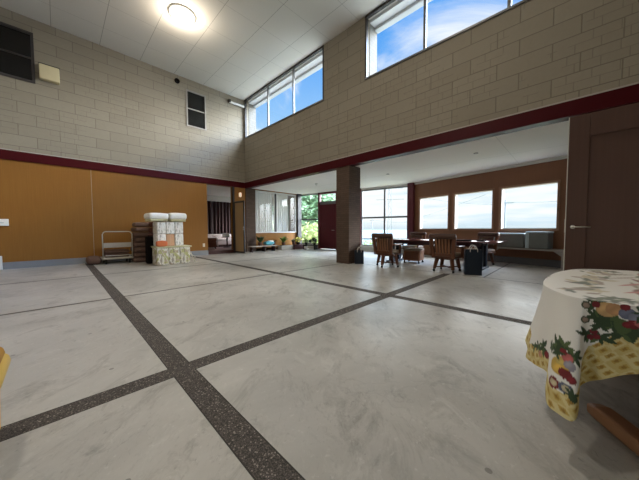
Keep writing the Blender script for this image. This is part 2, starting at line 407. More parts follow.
def frame_rect(mb, u0, u1, z0, z1, w, t0, t1, mi=0):
    mb.box((u0, t0, z0), (u0+w, t1, z1), mi); mb.box((u1-w, t0, z0), (u1, t1, z1), mi)
    mb.box((u0+w, t0, z0), (u1-w, t1, z0+w), mi); mb.box((u0+w, t0, z1-w), (u1-w, t1, z1), mi)

# ------------------------------------------------------------------ room constants
XB, YA = 6.05, 10.73          # inner faces of the clerestory wall and of the veneered wall
XW, YS = -4.2, -1.9           # walls behind the camera
HZ, LZ = 6.82, 2.93           # high and low ceiling
P0, P1, P2 = Vector((9.35, 10.72)), Vector((10.4, 4.85)), Vector((9.32, .19))

# ------------------------------------------------------------------ floor, ceilings
structure(MB().box((XW-.2, YS-.2, -.15), (11.2, YA+.02, 0)).build('floor', M['floor']))
structure(MB().box((XW-.2, YS-.2, HZ), (XB+.22, YA+.3, HZ+.2)).build('ceiling', M['ceiling']))
mb = MB(); z0, z1 = LZ, LZ+.2
poly = [(XB+.02, -3.2), (8.7, -3.2), (P2.x+.15, P2.y), (P1.x+.2, P1.y), (P0.x+.2, P0.y+.1), (XB+.02, YA+.1)]
n = len(poly)
mb.add([(x, y, z0) for x, y in poly]+[(x, y, z1) for x, y in poly],
       [tuple(range(n-1, -1, -1)), tuple(range(n, 2*n))]+[(i, (i+1) % n, n+(i+1) % n, n+i) for i in range(n)])
structure(mb.build('ceiling_annex', M['ceiling_low']))

# ------------------------------------------------------------------ north wall (veneer below, siding above)
mb = MB()
wall_cells(mb, XW-.2, XB+.2, 3.0, HZ, 0, .18, [(-1.6, -.34, 5.12, 6.38), (3.64, 4.32, 5.08, 6.38)], 0)
wall_cells(mb, XW-.2, .765, 0, 3.0, 0, .18, [], 1)
wall_cells(mb, .765, .775, 0, 3.0, .004, .18, [], 2)
wall_cells(mb, .775, 4.32, 0, 3.0, 0, .18, [], 1)
wall_cells(mb, 4.32, 5.43, 2.90, 3.0, 0, .18, [], 1)
wall_cells(mb, 5.43, 6.05, 0, 3.0, 0, .18, [], 1)
structure(mb.build('wall_north', [M['siding'], M['ply'], M['trim']], loc=(0, YA, 0)))
structure(MB().box((XW, YA-.03, 2.905), (XB, YA, 3.155)).build('trim_1', M['band']))
structure(MB().box((XW, YA-.035, 3.155), (XB, YA, 3.18)).build('trim_2', M['trim']))
structure(MB().box((-1.06, YA-.025, 0), (4.32, YA, .185)).build('baseboard_north', M['skirt']))
structure(MB().box((-1.95, YA-.10, 0), (-1.065, YA, .36)).build('trim_3', M['white'], bevel=.006))

# ------------------------------------------------------------------ clerestory wall above the beam
mb = MB()
# local x runs along world -y : u = YA - y
W_1 = (.06, YA-5.76, 5.15, HZ); W_2 = (YA-4.20, YA+1.2, 5.15, HZ)
wall_cells(mb, 0, YA-YS+.2, 3.0, HZ, 0, .20, [W_1, W_2], 0)
structure(mb.build('wall_east', M['siding'], loc=(XB, YA, 0), rz=-PI/2))
structure(MB().box((XB-.03, YS, 2.905), (XB+.20, YA-.03, 3.155)).build('trim_4', M['band']))
structure(MB().box((XB-.035, YS, 3.155), (XB, YA-.035, 3.18)).build('trim_5', M['trim']))
def clerestory(nm, W, mull):
    r = sroot(nm, (XB, YA, 0), -PI/2)
    u0, u1, a, b = W
    f = MB(); f.box((u0, -.012, a), (u0+.05, .07, b)); f.box((u1-.05, -.012, a), (u1, .07, b)); f.box((u0, -.012, b-.07), (u1, .07, b)); 
    f.build('window_frame', M['darkframe'], r)
    s = MB(); s.box((u0, -.03, a-.03), (u1, .16, a+.01)); s.build('sill', M['alum'], r)
    for y in mull:
        k = MB().box((YA-y-.03, .0, a+.01), (YA-y+.03, .06, b-.07)); k.build('mullion', M['alum'], r)
    e = [u0+.05]+[YA-y for y in mull]+[u1-.05]
    for p, q in zip(e, e[1:]):
        MB().box((p, .035, a+.01), (q, .043, b-.07)).build('pane', M['glass'], r)
    # outside: side fin, eave and gutter
    MB().box((u0-.02, .20, a-.1), (u0+.012, .57, b)).build('side_fin', M['outside_siding'], r)
    ev = MB(); ev.box((u0, .20, 6.74), (u1, .62, HZ)); ev.build('eave', M['eave'], r)
    MB().box((u0, .43, 6.66), (u1, .62, 6.74)).build('gutter', M['eave_grey'], r, bevel=.02)
clerestory('window_1', W_1, [8.87, 7.28]); clerestory('window_2', W_2, [2.57, .98])

# brick pier and column
structure(MB().box((XB, YA-.04, 0), (6.55, YA+.2, LZ)).build('wall_pier', M['brick']))
structure(MB().box((XB, 4.75, 0), (6.61, 5.24, LZ)).build('wall_column', M['brick']))

# ------------------------------------------------------------------ annex north wall with curtained window
mb = MB(); wall_cells(mb, 6.55, 9.36, 0, LZ, 0, .15, [(6.58, 9.05, .90, 2.86)], 0)
structure(mb.build('wall_annex_north', M['ply'], loc=(0, YA, 0)))
r = sroot('window_3', (0, YA, 0))
f = MB(); f.box((6.56, -.03, .86), (9.08, .13, .91)); f.box((6.56, -.01, .91), (6.60, .1, 2.86)); f.box((8.98, -.02, .91), (9.07, .1, 2.86)); f.box((6.58, -.01, 2.82), (9.05, .1, 2.88))
f.build('window_frame', M['white'], r)
MB().box((7.72, .0, .91), (7.77, .06, 2.82)).build('mullion', M['darkframe'], r)
for a, b in ((6.60, 7.72), (7.77, 8.98)): MB().box((a, .03, .91), (b, .038, 2.82)).build('pane', M['glass'], r)
def curtain(mb, x0, x1, y, z0, z1, amp=.03, wl=.11, mi=0, seed=0, n=None):
    rnd = random.Random(seed); n = n or int((x1-x0)/.012); vs = []; fs = []; ph = rnd.random()*6; 
    cols = []
    for i in range(n+1):
        x = x0+(x1-x0)*i/n; ph += (x1-x0)/n/wl*2*PI*(.7+.6*rnd.random())
        cols.append((x, math.sin(ph)))
    for k, (z, am) in enumerate(((z1, .5), ((z0+z1)/2, .9), (z0, 1.1))):
        for x, sn in cols: vs.append((x, y+amp*am*sn, z))
    w = n+1
    for k in range(2):
        for i in range(n): fs.append((k*w+i, k*w+i+1, (k+1)*w+i+1, (k+1)*w+i))
    mb.add(vs, fs, mi, True); return mb
for a, b, s, lb in ((6.5, 7.72, 1, 'white sheer curtain behind left pane of the interior window by the brick pier'), (7.80, 8.76, 2, 'white sheer curtain behind right pane of the interior window above the plants')):
    o = curtain(MB(), a, b, YA+.30, .82, 2.84, .035, .13, 0, s).build('sheer_curtain', M['curtain'])
    tag(o, lb, 'curtain', 'sheer curtains of the interior window')

# ------------------------------------------------------------------ lounge seen through the opening
LY = 14.5
structure(MB().box((2.5, YA, -.15), (9.1, LY+.4, .13)).build('floor_lounge', M['carpet']))
structure(MB().box((4.30, YA-.02, 0), (5.45, YA+.16, .142)).build('trim_6', M['step'], bevel=.008))
structure(MB().box((2.5, YA+.18, 2.93), (9.1, LY+.4, 3.05)).build('ceiling_lounge', M['ceiling_low']))
structure(MB().box((2.5, LY+.2, 0), (9.1, LY+.35, 3.0)).build('wall_lounge_north', M['offwhite']))
structure(MB().box((2.4, YA+.18, 0), (2.5, LY+.35, 3.0)).build('wall_lounge_west', M['offwhite']))
mb = MB(); wall_cells(mb, YA+.15, LY+.35, 0, 3.0, -.1, 0, [(11.4, 14.0, .5, 2.5)]); structure(mb.build('wall_lounge_east', M['offwhite'], None, (9.1, 0, 0), PI/2))
r = sroot('window_11', (9.1, 0, 0), PI/2); f = MB(); frame_rect(f, 11.4, 14.0, .5, 2.5, .05, -.08, -.02); f.build('window_frame', M['alum'], r); MB().box((11.45, -.055, .55), (13.95, -.05, 2.45)).build('pane', M['glass'], r)  # unseen window added to bring daylight into the lounge
structure(MB().box((4.4, LY-.12, 2.62), (9.1, LY+.2, 2.93)).build('trim_7', M['offwhite']))
tag(curtain(MB(), 4.6, 6.10, LY, .14, 2.64, .05, .2, 0, 5).build('drape', M['brown_curtain']), 'dark brown floor-length drape at left, behind the pale pink sofa', 'curtain', 'lounge drapes')
tag(curtain(MB(), 6.12, 7.6, LY+.02, .14, 2.64, .05, .2, 0, 6).build('drape', M['brown_curtain']), 'dark brown floor-length drape behind the round table in the lounge', 'curtain', 'lounge drapes')
# sofa along the drapes
t = thing('sofa', 'pale pink upholstered sofa in front of dark drapes in the lounge', 'sofa', (6.25, 13.35, .13), 0)
MB().rbox((-.95, -.35, .10), (.95, .45, .40), .06).build('seat', M['sofa'], t)
MB().rbox((-.95, .30, .20), (.95, .55, .66), .08).build('backrest', M['sofa'], t)
for sx in (-1, 1): MB().rbox((sx*1.02-.11, -.35, .08), (sx*1.02+.11, .5, .56), .08).build('arm', M['sofa'], t)
MB().box((-.9, -.30, 0), (.9, .45, .10)).build('plinth', M['darkwood'], t)
t = thing('armchair', 'dark armchair with white rounded edging at the left of the lounge opening', 'armchair', (4.98, 12.2, .13), R(-20))
MB().rbox((-.32, -.32, .08), (.30, .32, .36), .06).build('seat', M['maroon'], t)
pts = [(.30, -.30+.0*i, .1+.06*i) for i in range(6)]
pts = [(.34, -.30, .12), (.36, -.30, .30), (.34, -.28, .48), (.25, -.26, .58), (.10, -.24, .62)]
MB().rbox((-.4, -.34, .1), (-.26, .34, .72), .06).build('backrest', M['maroon'], t)
MB().rbox((-.3, -.34, .34), (.30, -.24, .52), .05).build('arm', M['maroon'], t)
MB().tube(pts, .025, 8).build('piping', M['sofa'], t)
for sx in (-.3, .25):
    for sy in (-.27, .27): MB().box((sx-.025, sy-.025, 0), (sx+.025, sy+.025, .12)).build('leg', M['darkwood'], t)
t = thing('side_table', 'dark round pedestal table beside the pale sofa in the lounge', 'table', (6.02, 12.55, .13))
MB().lathe([(.0, .50), (.27, .50), (.28, .515), (.27, .53), (0, .53)], 24).build('tabletop', M['darkwood'], t)
MB().lathe([(.045, .04), (.035, .25), (.05, .50)], 12).build('stem', M['darkwood'], t)
MB().lathe([(.20, 0), (.20, .02), (.05, .05)], 20).build('foot', M['darkwood'], t)
tag(MB().rbox((-.17, -.10, 0), (.17, .10, .19), .035).build('tissue_box', M['box_white'], None, (5.98, 12.56, .66), R(-35)), 'white rounded box on the dark round lounge table', 'box')

# door leaf, post and wall lamp at the end of the veneer wall
structure(MB().box((5.43, YA-.05, 0), (5.50, YA+.05, 2.90)).build('trim_8', M['darkframe']))
t = thing('door_leaf', 'open dark-framed door leaf with tan panel beside the brick pier', 'door', (5.47, YA-.05, .015), math.atan2(-.72, .09))
w, h = .74, 2.24
f = MB(); frame_rect(f, 0, w, 0, h, .075, -.02, .02); f.build('frame', M['darkframe'], t)
MB().box((.075, -.008, .075), (w-.075, .008, h-.075)).build('panel', M['tanpanel'], t)
MB().tube([(w-.04, -.02, 1.0), (w-.04, -.06, 1.0), (w-.04, -.06, 1.12), (w-.04, -.02, 1.12)], .008).build('handle', M['chrome'], t)
t = thing('wall_lamp', 'small lit wall lamp on veneer panel above the open door leaf', 'lamp', (5.77, YA, 2.58))
MB().box((-.06, -.02, -.09), (.06, 0, .09)).build('back_plate', M['switch'], t, bevel=.005)
MB().lathe([(.035, -.10), (.05, -.05), (.05, .08), (.03, .10)], 14, c=(0, -.07, 0)).build('lamp_shade', M['wall_glow'], t)

# ------------------------------------------------------------------ outer walls of the annex
def seg_frame(A, B):
    d = (B-A).normalized(); return (A.x, A.y, 0), math.atan2(d.y, d.x), (B-A).length
# north-east segment: tall windows and the red door   (u runs from P0 towards P1; +y is outward -> left of direction)
loc, ang, LN = seg_frame(P0, P1)
holes = [(-.05, 1.21, .25, 2.88), (1.30, 2.30, 0, 2.88), (3.66, 5.89, .26, 2.84)]
mb = MB(); wall_cells(mb, -.10, LN, 0, LZ, 0, .14, holes, 0)
structure(mb.build('wall_annex_northeast', M['offwhite'], None, loc, ang))
structure(MB().box((9.10, 10.60, 0), (9.35, YA+.02, LZ)).build('trim_9', M['darkframe']))
r = sroot('window_4', loc, ang)
f = MB(); frame_rect(f, -.05, 1.21, .25, 2.88, .04, .02, .09); f.build('window_frame', M['alum'], r)
MB().box((-.01, .02, 1.52), (1.17, .09, 1.59)).build('transom', M['alum'], r)
for a, b in ((.29, 1.52), (1.59, 2.84)): MB().box((-.01, .05, a), (1.17, .056, b)).build('pane', M['glass'], r)
r = sroot('door_1', loc, ang)
f = MB(); f.box((1.21, -.03, 0), (1.32, .12, 2.90)); f.box((2.28, -.03, 0), (2.36, .12, 2.90)); f.box((1.21, -.03, 2.83), (2.36, .12, 2.92)); f.build('door_frame', M['redpost'], r)
MB().box((1.32, -.01, 2.30), (2.28, .1, 2.45)).build('transom_bar', M['alum'], r)
MB().box((1.32, .04, 2.45), (2.28, .046, 2.83)).build('pane', M['glass'], r)
f = MB(); f.box((1.32, .02, .02), (2.28, .07, 2.30))
for i in range(8): f.box((1.335+i*.118, .008, .04), (1.44+i*.118, .02, 2.28))
f.build('door_panel', M['reddoor'], r, bevel=.003)
MB().tube([(2.18, .02, .98), (2.18, -.05, .98), (2.06, -.05, .98)], .01).build('handle', M['chrome'], r)
r = sroot('window_5', loc, ang)
f = MB(); frame_rect(f, 3.66, 5.89, .26, 2.84, .045, .01, .09); f.build('window_frame', M['alum'], r)
MB().box((3.70, .0, 1.52), (5.85, .09, 1.59)).build('transom', M['alum'], r)
for a, b in ((.30, 1.52), (1.59, 2.80)):
    MB().box((4.75, .005, a), (4.83, .09, b)).build('mullion', M['alum'], r)
    for c, d in ((3.70, 4.75), (4.83, 5.85)): MB().box((c, .05, a), (d, .056, b)).build('pane', M['glass'], r)
MB().box((3.5, -.06, .20), (5.9, .02, .26)).build('sill', M['offwhite'], r)
structure(MB().box((3.56, -.05, 0), (3.65, .1, LZ)).build('trim_10', M['redpost'], None, loc, ang))
structure(MB().rbox((P1.x-.17, P1.y-.14, 0), (P1.x+.10, P1.y+.13, LZ), .02).build('trim_11', M['redpost']))
# south-east segment: three veneer-framed windows
loc, ang, LS = seg_frame(P1, P2)
WS = [(.38, 1.59, 1.03, 2.27), (1.82, 3.06, 1.03, 2.27), (3.29, 4.63, 1.03, 2.28)]
mb = MB(); wall_cells(mb, 0, LS+3.3, 0, LZ, 0, .16, WS, 0)
structure(mb.build('wall_annex_southeast', M['ply_dark'], None, loc, ang))
structure(MB().box((0, -.06, 2.85), (LS+3.3, 0, LZ)).build('trim_12', M['offwhite'], None, loc, ang))
for i, (a, b, c, d) in enumerate(WS):
    r = sroot('window_%d' % (6+i), loc, ang)
    f = MB(); frame_rect(f, a-.05, b+.05, c-.05, d+.05, .05, -.02, .10); f.build('casing', M['casing'], r)
    f = MB(); f.box((a, .0, c), (a+.03, .15, d)); f.box((a, .0, d-.015), (b, .15, d)); f.build('jamb', M['jamb'], r)
    f = MB(); frame_rect(f, a+.0, b, c, d, .022, .105, .14); f.build('window_frame', M['white'], r)
    MB().box((a+.02, .12, c+.02), (b-.02, .126, d-.02)).build('pane', M['glass'], r)
    MB().box((b+.015, -.035, 1.50), (b+.03, -.02, 1.60)).build('latch', M['darkframe'], r)

# walls behind the camera: west and south openings added to let daylight in
mb = MB(); wall_cells(mb, -3.0, YA+.2, 0, HZ, 0, .2, [(4.5, 7.5, .7, 2.3)], 0)
structure(mb.build('wall_west', M['siding'], None, (XW, 0, 0), PI/2))
mb = MB(); wall_cells(mb, XW-.2, XB+.2, 0, HZ, -.2, 0, [(-3.4, -1.0, .02, 2.3)], 0)
structure(mb.build('wall_south', M['siding'], None, (0, YS, 0)))
mb = MB().box((XB+.0, -3.2, 0), (8.75, -3.05, LZ)); structure(mb.build('wall_annex_south', M['ply_dark']))
# partition that carries the walnut door
structure(MB().box((3.20, YS, 0), (3.30, -.90, 2.6)).build('wall_partition', M['ply_dark']))

# ------------------------------------------------------------------ walnut door leaf, open
t = thing('walnut_door', 'tall dark walnut door leaf standing open behind the floral tablecloth', 'door', (3.24, .055, .01), R(-90))
h = 2.02; w = .90
f = MB(); f.box((0, -.02, 0), (.13, .02, h)); f.box((w-.13, -.02, 0), (w, .02, h)); f.box((.13, -.02, 0), (w-.13, .02, .22)); f.box((.13, -.02, 1.83), (w-.13, .02, h))
f.build('frame', M['door'], t, bevel=.004)
MB().box((.13, -.010, .22), (w-.13, .010, 1.83)).build('panel', M['door'], t)
MB().box((-.006, -.020, 0), (0, .020, h)).build('lit_edge', M['offwhite'], t)  # off-white strip paints the light on the door's edge
hd = MB(); hd.lathe([(.017, 0), (.017, .012), (.014, .016)], 16)
for i, (x, y, z) in enumerate(hd.v): hd.v[i] = (x+.045, -z-.02, y+1.05)
hd.tube([(.045, -.03, 1.05), (.045, -.06, 1.05), (.06, -.066, 1.05), (.155, -.066, 1.05)], .0058, 10)
hd.build('lever_handle', M['chrome'], t)
MB().box((-.009, -.012, 1.0), (-.005, .012, 1.12)).build('latch_plate', M['chrome'], t)

# ------------------------------------------------------------------ things on the north wall
def dark_window(nm, x0, x1, za, zb, fw, frame_mat, midz):
    r = sroot(nm, (0, YA, 0))
    f = MB(); frame_rect(f, x0, x1, za, zb, fw, -.03, .06); f.build('window_frame', frame_mat, r)
    MB().box((x0+fw, -.01, midz-.02), (x1-fw, .03, midz+.02)).build('meeting_rail', frame_mat, r)
    for a, b in ((za+fw, midz-.02), (midz+.02, zb-fw)): MB().box((x0+fw, .02, a), (x1-fw, .03, b)).build('pane', M['night'], r)
dark_window('window_9', -1.60, -.31, 5.08, 6.43, .06, M['darkframe'], 5.74)
dark_window('window_10', 3.60, 4.35, 5.03, 6.41, .05, M['greyframe'], 5.72)
t = thing('speaker_box', 'beige boxy wall fitting beside the upper left dark window', 'wall box', (-.03, YA, 5.43))
MB().rbox((-.20, -.16, -.20), (.20, .006, .20), .02).build('body', M['beigebox'], t)
MB().box((-.205, -.17, .195), (.205, 0, .21)).build('lid', M['darkframe'], t)
t = thing('vent_pipe', 'small dark round vent high on the siding left of the narrow window', 'vent', (3.30, YA, 6.59), 0)
pv = MB(); pv.lathe([(.09, 0), (.09, .04), (.06, .05), (.05, .02)], 16)
pv.v = [(x, -z, y) for x, y, z in pv.v]; pv.f = [tuple(reversed(q)) for q in pv.f]
pv.build('cap', M['black'], t)
t = thing('tube_light', 'white tube light fitting on the siding near the ceiling corner', 'light', (5.68, YA, 6.50))
MB().rbox((-.36, -.10, -.04), (.34, -.04, .05), .015).build('body', M['white'], t)
MB().rbox((-.40, -.12, -.02), (-.30, 0, .11), .02).build('bracket', M['darkframe'], t)
MB().box((-.2, -.04, -.02), (.2, 0, .03)).build('mount', M['alum'], t)
t = thing('wall_outlet', 'cream wall outlet low on the veneer near the lounge opening', 'outlet', (4.15, YA, .40))
MB().rbox((-.045, -.012, -.07), (.045, 0, .07), .006).build('cover', M['switch'], t)
MB().box((-.015, -.016, -.03), (.015, -.010, .03)).build('socket', M['offwhite'], t)
t = thing('wall_plate', 'white box fixed to the veneer at the left edge', 'wall box', (-1.06, YA, 1.245))
MB().rbox((-.24, -.05, -.09), (.14, 0, .09), .01).build('body', M['box_white'], t)
MB().box((-.22, -.062, -.02), (.06, -.05, .0)).build('slot', M['eave_grey'], t)

# ceiling lamp in view, plus unseen copies added for fill light
def ceiling_lamp(x, y, label, first=None):
    if first: return dup(first, (x, y, HZ), 0, label, 'round ceiling lamps')
    t = thing('ceiling_lamp', label, 'ceiling lamp', (x, y, HZ), 0, 'round ceiling lamps')
    MB().lathe([(.335, 0), (.34, -.012), (.325, -.02), (.31, -.02), (.31, 0)], 32).build('rim', M['white'], t)
    MB().lathe([(.0, -.11), (.12, -.107), (.24, -.088), (.305, -.05), (.31, -.012)], 32).build('diffuser', M['lamp_glow'], t)
    return t
LP = [(2.53, 7.66)]
l0 = ceiling_lamp(*LP[0], 'round lit ceiling lamp on the high white ceiling')
def fill_light(x, y, z, p, size=.5, col=(1, .90, .76)):  # area light added out of view as fill
    l = bpy.data.lights.new('ceiling_lamp_and_fill', 'AREA'); l.shape = 'DISK'; l.size = size; l.energy = p; l.color = col
    o = bpy.data.objects.new('ceiling_lamp_and_fill', l); COL.objects.link(o); o.location = (x, y, z); return o
pl = bpy.data.lights.new('ceiling_lamp_and_fill', 'POINT'); pl.energy = 60; pl.color = (1, .86, .68); pl.shadow_soft_size = .16
po = bpy.data.objects.new('ceiling_lamp_and_fill', pl); COL.objects.link(po); po.location = (LP[0][0], LP[0][1], HZ-.30)
for x, y in ((-1.2, 4.2), (2.53, 2.4)):
    fill_light(x, y, HZ-.13, 75); ceiling_lamp(x, y, 'round ceiling lamp out of view, added for fill light', l0)

# downlights and detector on the low ceiling
def downlight(x, y, lb, r=.05):
    t = thing('downlight', lb, 'ceiling light', (x, y, LZ), 0, 'small fittings on the low ceiling')
    MB().lathe([(r, 0), (r*1.05, -.012), (r*.8, -.014), (r*.75, 0)], 16).build('rim', M['alum'], t)
    MB().lathe([(r*.7, -.001), (r*.6, -.012), (0, -.014)], 16).build('lens', M['offwhite'], t)
downlight(8.04, 4.62, 'small round ceiling fitting right of the brick column')
downlight(7.39, 1.80, 'small round ceiling fitting above the long table')
t = thing('smoke_detector', 'small white detector on the low ceiling before the red door', 'detector', (7.58, 7.68, LZ))
MB().lathe([(.06, 0), (.06, -.03), (.05, -.05), (.02, -.065)], 18).build('body', M['white'], t)
MB().lathe([(.018, -.062), (.014, -.075), (0, -.078)], 10).build('sensor', M['alum'], t)

# ------------------------------------------------------------------ trolley, cushions, packs by the veneer wall
t = thing('platform_trolley', 'cream tubular platform trolley with grey plate against the veneer wall', 'trolley', (1.27, 9.95, 0))
MB().tube([(-.36, 0, .16), (-.36, 0, .90), (-.33, 0, .965), (-.28, 0, .985), (.28, 0, .985), (.33, 0, .965), (.36, 0, .90), (.36, 0, .16)], .014, 10).build('handle_bar', M['trolley'], t)
MB().box((-.34, -.008, .50), (.34, .008, .645)).build('sign_plate', M['plate'], t)
fm = MB(); fm.rbox((-.38, -.03, .14), (.38, .68, .19), .015); fm.build('platform', M['trolley'], t)
MB().box((-.34, -.005, .245), (.34, .005, .265)).build('rail', M['trolley'], t)
for x in (-.29, .29):
    for y in (.06, .58):
        w = MB(); w.tube([(x-.018, y, .055), (x+.018, y, .055)], .055, 16); w.box((x-.026, y-.03, .06), (x+.026, y+.03, .14)); w.build('caster', M['caster'], t)
def cushion(loc, sz, label, mat, group, rz=0, name='floor_cushion'):
    o = MB().rbox((-sz[0]/2, -sz[1]/2, 0), (sz[0]/2, sz[1]/2, sz[2]), sz[2]*.42, 5).build(name, mat, None, loc, rz)
    return tag(o, label, 'cushion', group)
ords = ['lowest', 'second from the bottom', 'third from the bottom', 'fourth from the bottom', 'fourth from the top', 'third from the top', 'second from the top', 'topmost']
for i in range(8):
    cushion((1.97+.012*math.sin(i*2.1)+.006*i, 10.08+.015*math.cos(i*1.7), .008+i*.160), (.66, .62, .148), 'thick brown floor cushion beside the trolley, %s of its stack' % ords[i], M['cushion'], 'stack of brown cushions', R(4*math.sin(i*3.3)))
for i in range(2):
    cushion((1.27, 10.33, .195+i*.118), (.62, .52, .105), '%s brown cushion lying on the cream trolley platform' % ('lower', 'upper')[i], M['cushion'], 'cushions on the trolley', R(2*i))
cushion((.72, 10.30, .004), (.34, .50, .24), 'small brown cushion on the floor left of the trolley', M['cushion'], None)
for i in range(7):
    cushion((2.41+.01*math.sin(i*1.3), 9.63, .008+i*.186), (.74, .56, .175), 'maroon cushion behind the white packs, %s' % ['lowest of its stack', 'second from the bottom', 'third from the bottom', 'middle of its stack', 'third from the top', 'second from the top', 'topmost of its stack'][i], M['maroon'], 'maroon cushions behind the packs', R(2*math.sin(i*2)))
t = thing('black_bag', 'black cloth bag slumped between brown cushions and white packs', 'bag', (1.965, 9.18, 0))
MB().rbox((-.13, -.07, 0), (.12, .12, .84), .06).build('body', M['black'], t)
MB().tube([(-.07, 0, .78), (-.05, 0, .86), (.05, 0, .86), (.07, 0, .78)], .012).build('handle', M['black'], t)

def pack(x0, x1, y0, y1, z0, z1, label, mat, strap=True):
    cx, cy = (x0+x1)/2, (y0+y1)/2
    t = thing('printed_pack', label, 'pack', (cx, cy, z0), 0, 'stacked printed packs')
    MB().rbox((x0-cx, y0-cy, 0), (x1-cx, y1-cy, z1-z0), .022).build('wrapping', mat, t)
    if strap:
        s = MB(); h = z1-z0; e = .001
        s.tube([(0, y0-cy-e, -.0), (0, y0-cy-e, h+e), (0, y1-cy+e, h+e), (0, y1-cy+e, 0)], .002, 6)
        s.build('string', M['string'], t)
    return t
xs = [1.96, 2.26, 2.56, 2.86]
for i in range(3):
    pack(xs[i]+.004, xs[i+1]-.004, 8.46, 9.02, 0.004, .50, 'green and white printed pack on the floor, %s of the bottom row' % ('left', 'middle', 'right')[i], M['print_low'])
tag(MB().rbox((1.94, 8.44, .506), (2.90, 9.05, .545), .012).build('sheet', M['green_edge']), 'pale green-cream sheet laid over the bottom row of packs', 'sheet')
xs = [2.01, 2.245, 2.48, 2.72]
for lv, (za, zb) in enumerate(((.549, .905), (.911, 1.27))):
    for i in range(3):
        if lv == 0 and i == 1:
            pack(xs[i]+.004, xs[i+1]-.004, 8.62, 9.10, za, zb, 'peach coloured pack in the middle of the white packs', M['peach'])
        else:
            pack(xs[i]+.004, xs[i+1]-.004, 8.60, 9.10, za, zb, 'white printed pack, %s of the %s white row' % (('left', 'middle', 'right')[i], ('lower', 'upper')[lv]), M['print_mid'])
tag(MB().rbox((-.14, -.05, 0), (.14, .05, .16), .05, puff=.02).build('folded_cloth', M['orange'], None, (2.10, 8.53, .552)), 'orange folded cloth at the left foot of the white packs', 'cloth')
def sack(x0, x1, y0, y1, z0, z1, label, rz):
    cx, cy = (x0+x1)/2, (y0+y1)/2
    t = thing('white_sack', label, 'sack', (cx, cy, z0), rz, 'white sacks on top of the packs')
    o = MB().rbox((x0-cx, y0-cy, .05), (x1-cx, y1-cy, z1-z0), .05, puff=.022).build('bag', M['sack'], t)
    o.modifiers.new('s', 'SUBSURF').levels = 1
    MB().rbox((x0-cx+.03, y0-cy+.03, 0), (x1-cx-.03, y1-cy-.03, .075), .02).build('printed_edge', M['green_edge'], t)
sack(1.80, 2.305, 8.52, 9.15, 1.285, 1.53, 'white plump sack on top of the packs, left one', R(2))
sack(2.35, 2.82, 8.52, 9.15, 1.285, 1.55, 'white plump sack on top of the packs, right one', R(-2))
st = MB()
for k in range(5):
    x = 2.05+k*.17; st.tube([(x, 8.45, .50), (x+.05, 8.425, .35), (x+.14+.03*k, 8.42, .18), (x+.20, 8.40, .012)], .008, 6)
st.tube([(2.88, 8.5, .35), (2.93, 8.48, .15), (3.02, 8.5, .014), (3.10, 8.55, .012)], .010, 6)
tag(st.build('raffia_strands', M['string'], None), 'loose raffia strands hanging over the bottom packs', 'string', None, None)

# ------------------------------------------------------------------ plants along the annex window
def plant(name, label, x, y, z, pot_r, pot_h, potm, leafm, nleaf, ll, spread, up, seed, group='potted plants by the entrance', lw=.035):
    rnd = random.Random(seed)
    t = thing(name, label, 'plant', (x, y, z), 0, group)
    MB().lathe([(pot_r*.72, 0), (pot_r, pot_h), (pot_r*.9, pot_h), (pot_r*.88, pot_h*.9)], 16).build('pot', potm, t)
    lf = MB()
    for i in range(nleaf):
        a = 2*PI*i*.618+rnd.random()*.6; e = up*(.55+.45*rnd.random()); L_ = ll*(.65+.4*rnd.random())
        b = Vector((math.cos(a)*pot_r*.3, math.sin(a)*pot_r*.3, pot_h*.9)); vs = []; fs = []
        side = Vector((-math.sin(a), math.cos(a), 0)); out = Vector((math.cos(a), math.sin(a), 0))
        for k in range(5):
            s_ = k/4; p = b+out*(spread*s_*s_*.8+spread*.2*s_)*(.5+rnd.random()*.5 if k == 4 else .75)+Vector((0, 0, L_*e*s_-L_*.25*s_**3))
            wd = lw*math.sin(PI*(s_*.85+.1)); vs += [tuple(p-side*wd), tuple(p+side*wd)]
            if k: fs.append((2*k-2, 2*k-1, 2*k+1, 2*k))
        lf.add(vs, fs, 0, True)
    lf.build('foliage', leafm, t)
    return t
def bush(name, label, x, y, z, pot_r, pot_h, potm, leafm, r, n, seed, squash=.8):
    rnd = random.Random(seed)
    t = thing(name, label, 'plant', (x, y, z), 0, 'potted plants by the entrance')
    MB().lathe([(pot_r*.72, 0), (pot_r, pot_h), (pot_r*.9, pot_h), (pot_r*.88, pot_h*.9)], 16).build('pot', potm, t)
    leaf_ball(rnd, r, n, squash, .045, (0, 0, pot_h+r*squash*.75)).build('foliage', leafm, t)
    return t
def leaf_ball(rnd, r, n, squash, ls, c, mb=None):
    mb = mb or MB()
    for i in range(n):
        while True:
            p = Vector((rnd.uniform(-1, 1), rnd.uniform(-1, 1), rnd.uniform(-1, 1)))
            if .35 < p.length < 1: break
        q = Vector((p.x*r, p.y*r, p.z*r*squash))+Vector(c)
        u = Vector((rnd.gauss(0, 1), rnd.gauss(0, 1), rnd.gauss(0, 1))).normalized(); w = u.orthogonal().normalized()
        s_ = ls*(.6+.8*rnd.random())
        mb.add([tuple(q-u*s_), tuple(q+w*s_*.5), tuple(q+u*s_), tuple(q-w*s_*.5)], [(0, 1, 2, 3)], 0, False)
    return mb
t = thing('low_bench', 'low grey plank bench with plants beside the brick pier', 'bench', (6.70, 10.32, 0))
MB().box((-.70, -.18, .235), (.70, .18, .275)).build('plank', M['plank'], t, bevel=.005)
for x in (-.60, .05, .60): MB().box((x-.02, -.10, 0), (x+.02, .15, .235)).build('leg', M['darkwood'], t)
plant('leafy_plant', 'dark spiky potted plant on the left end of the plank bench', 6.56, 10.34, .275, .11, .16, M['terracotta'], M['leaf_dark'], 34, .46, .34, 1.0, 1, lw=.045)
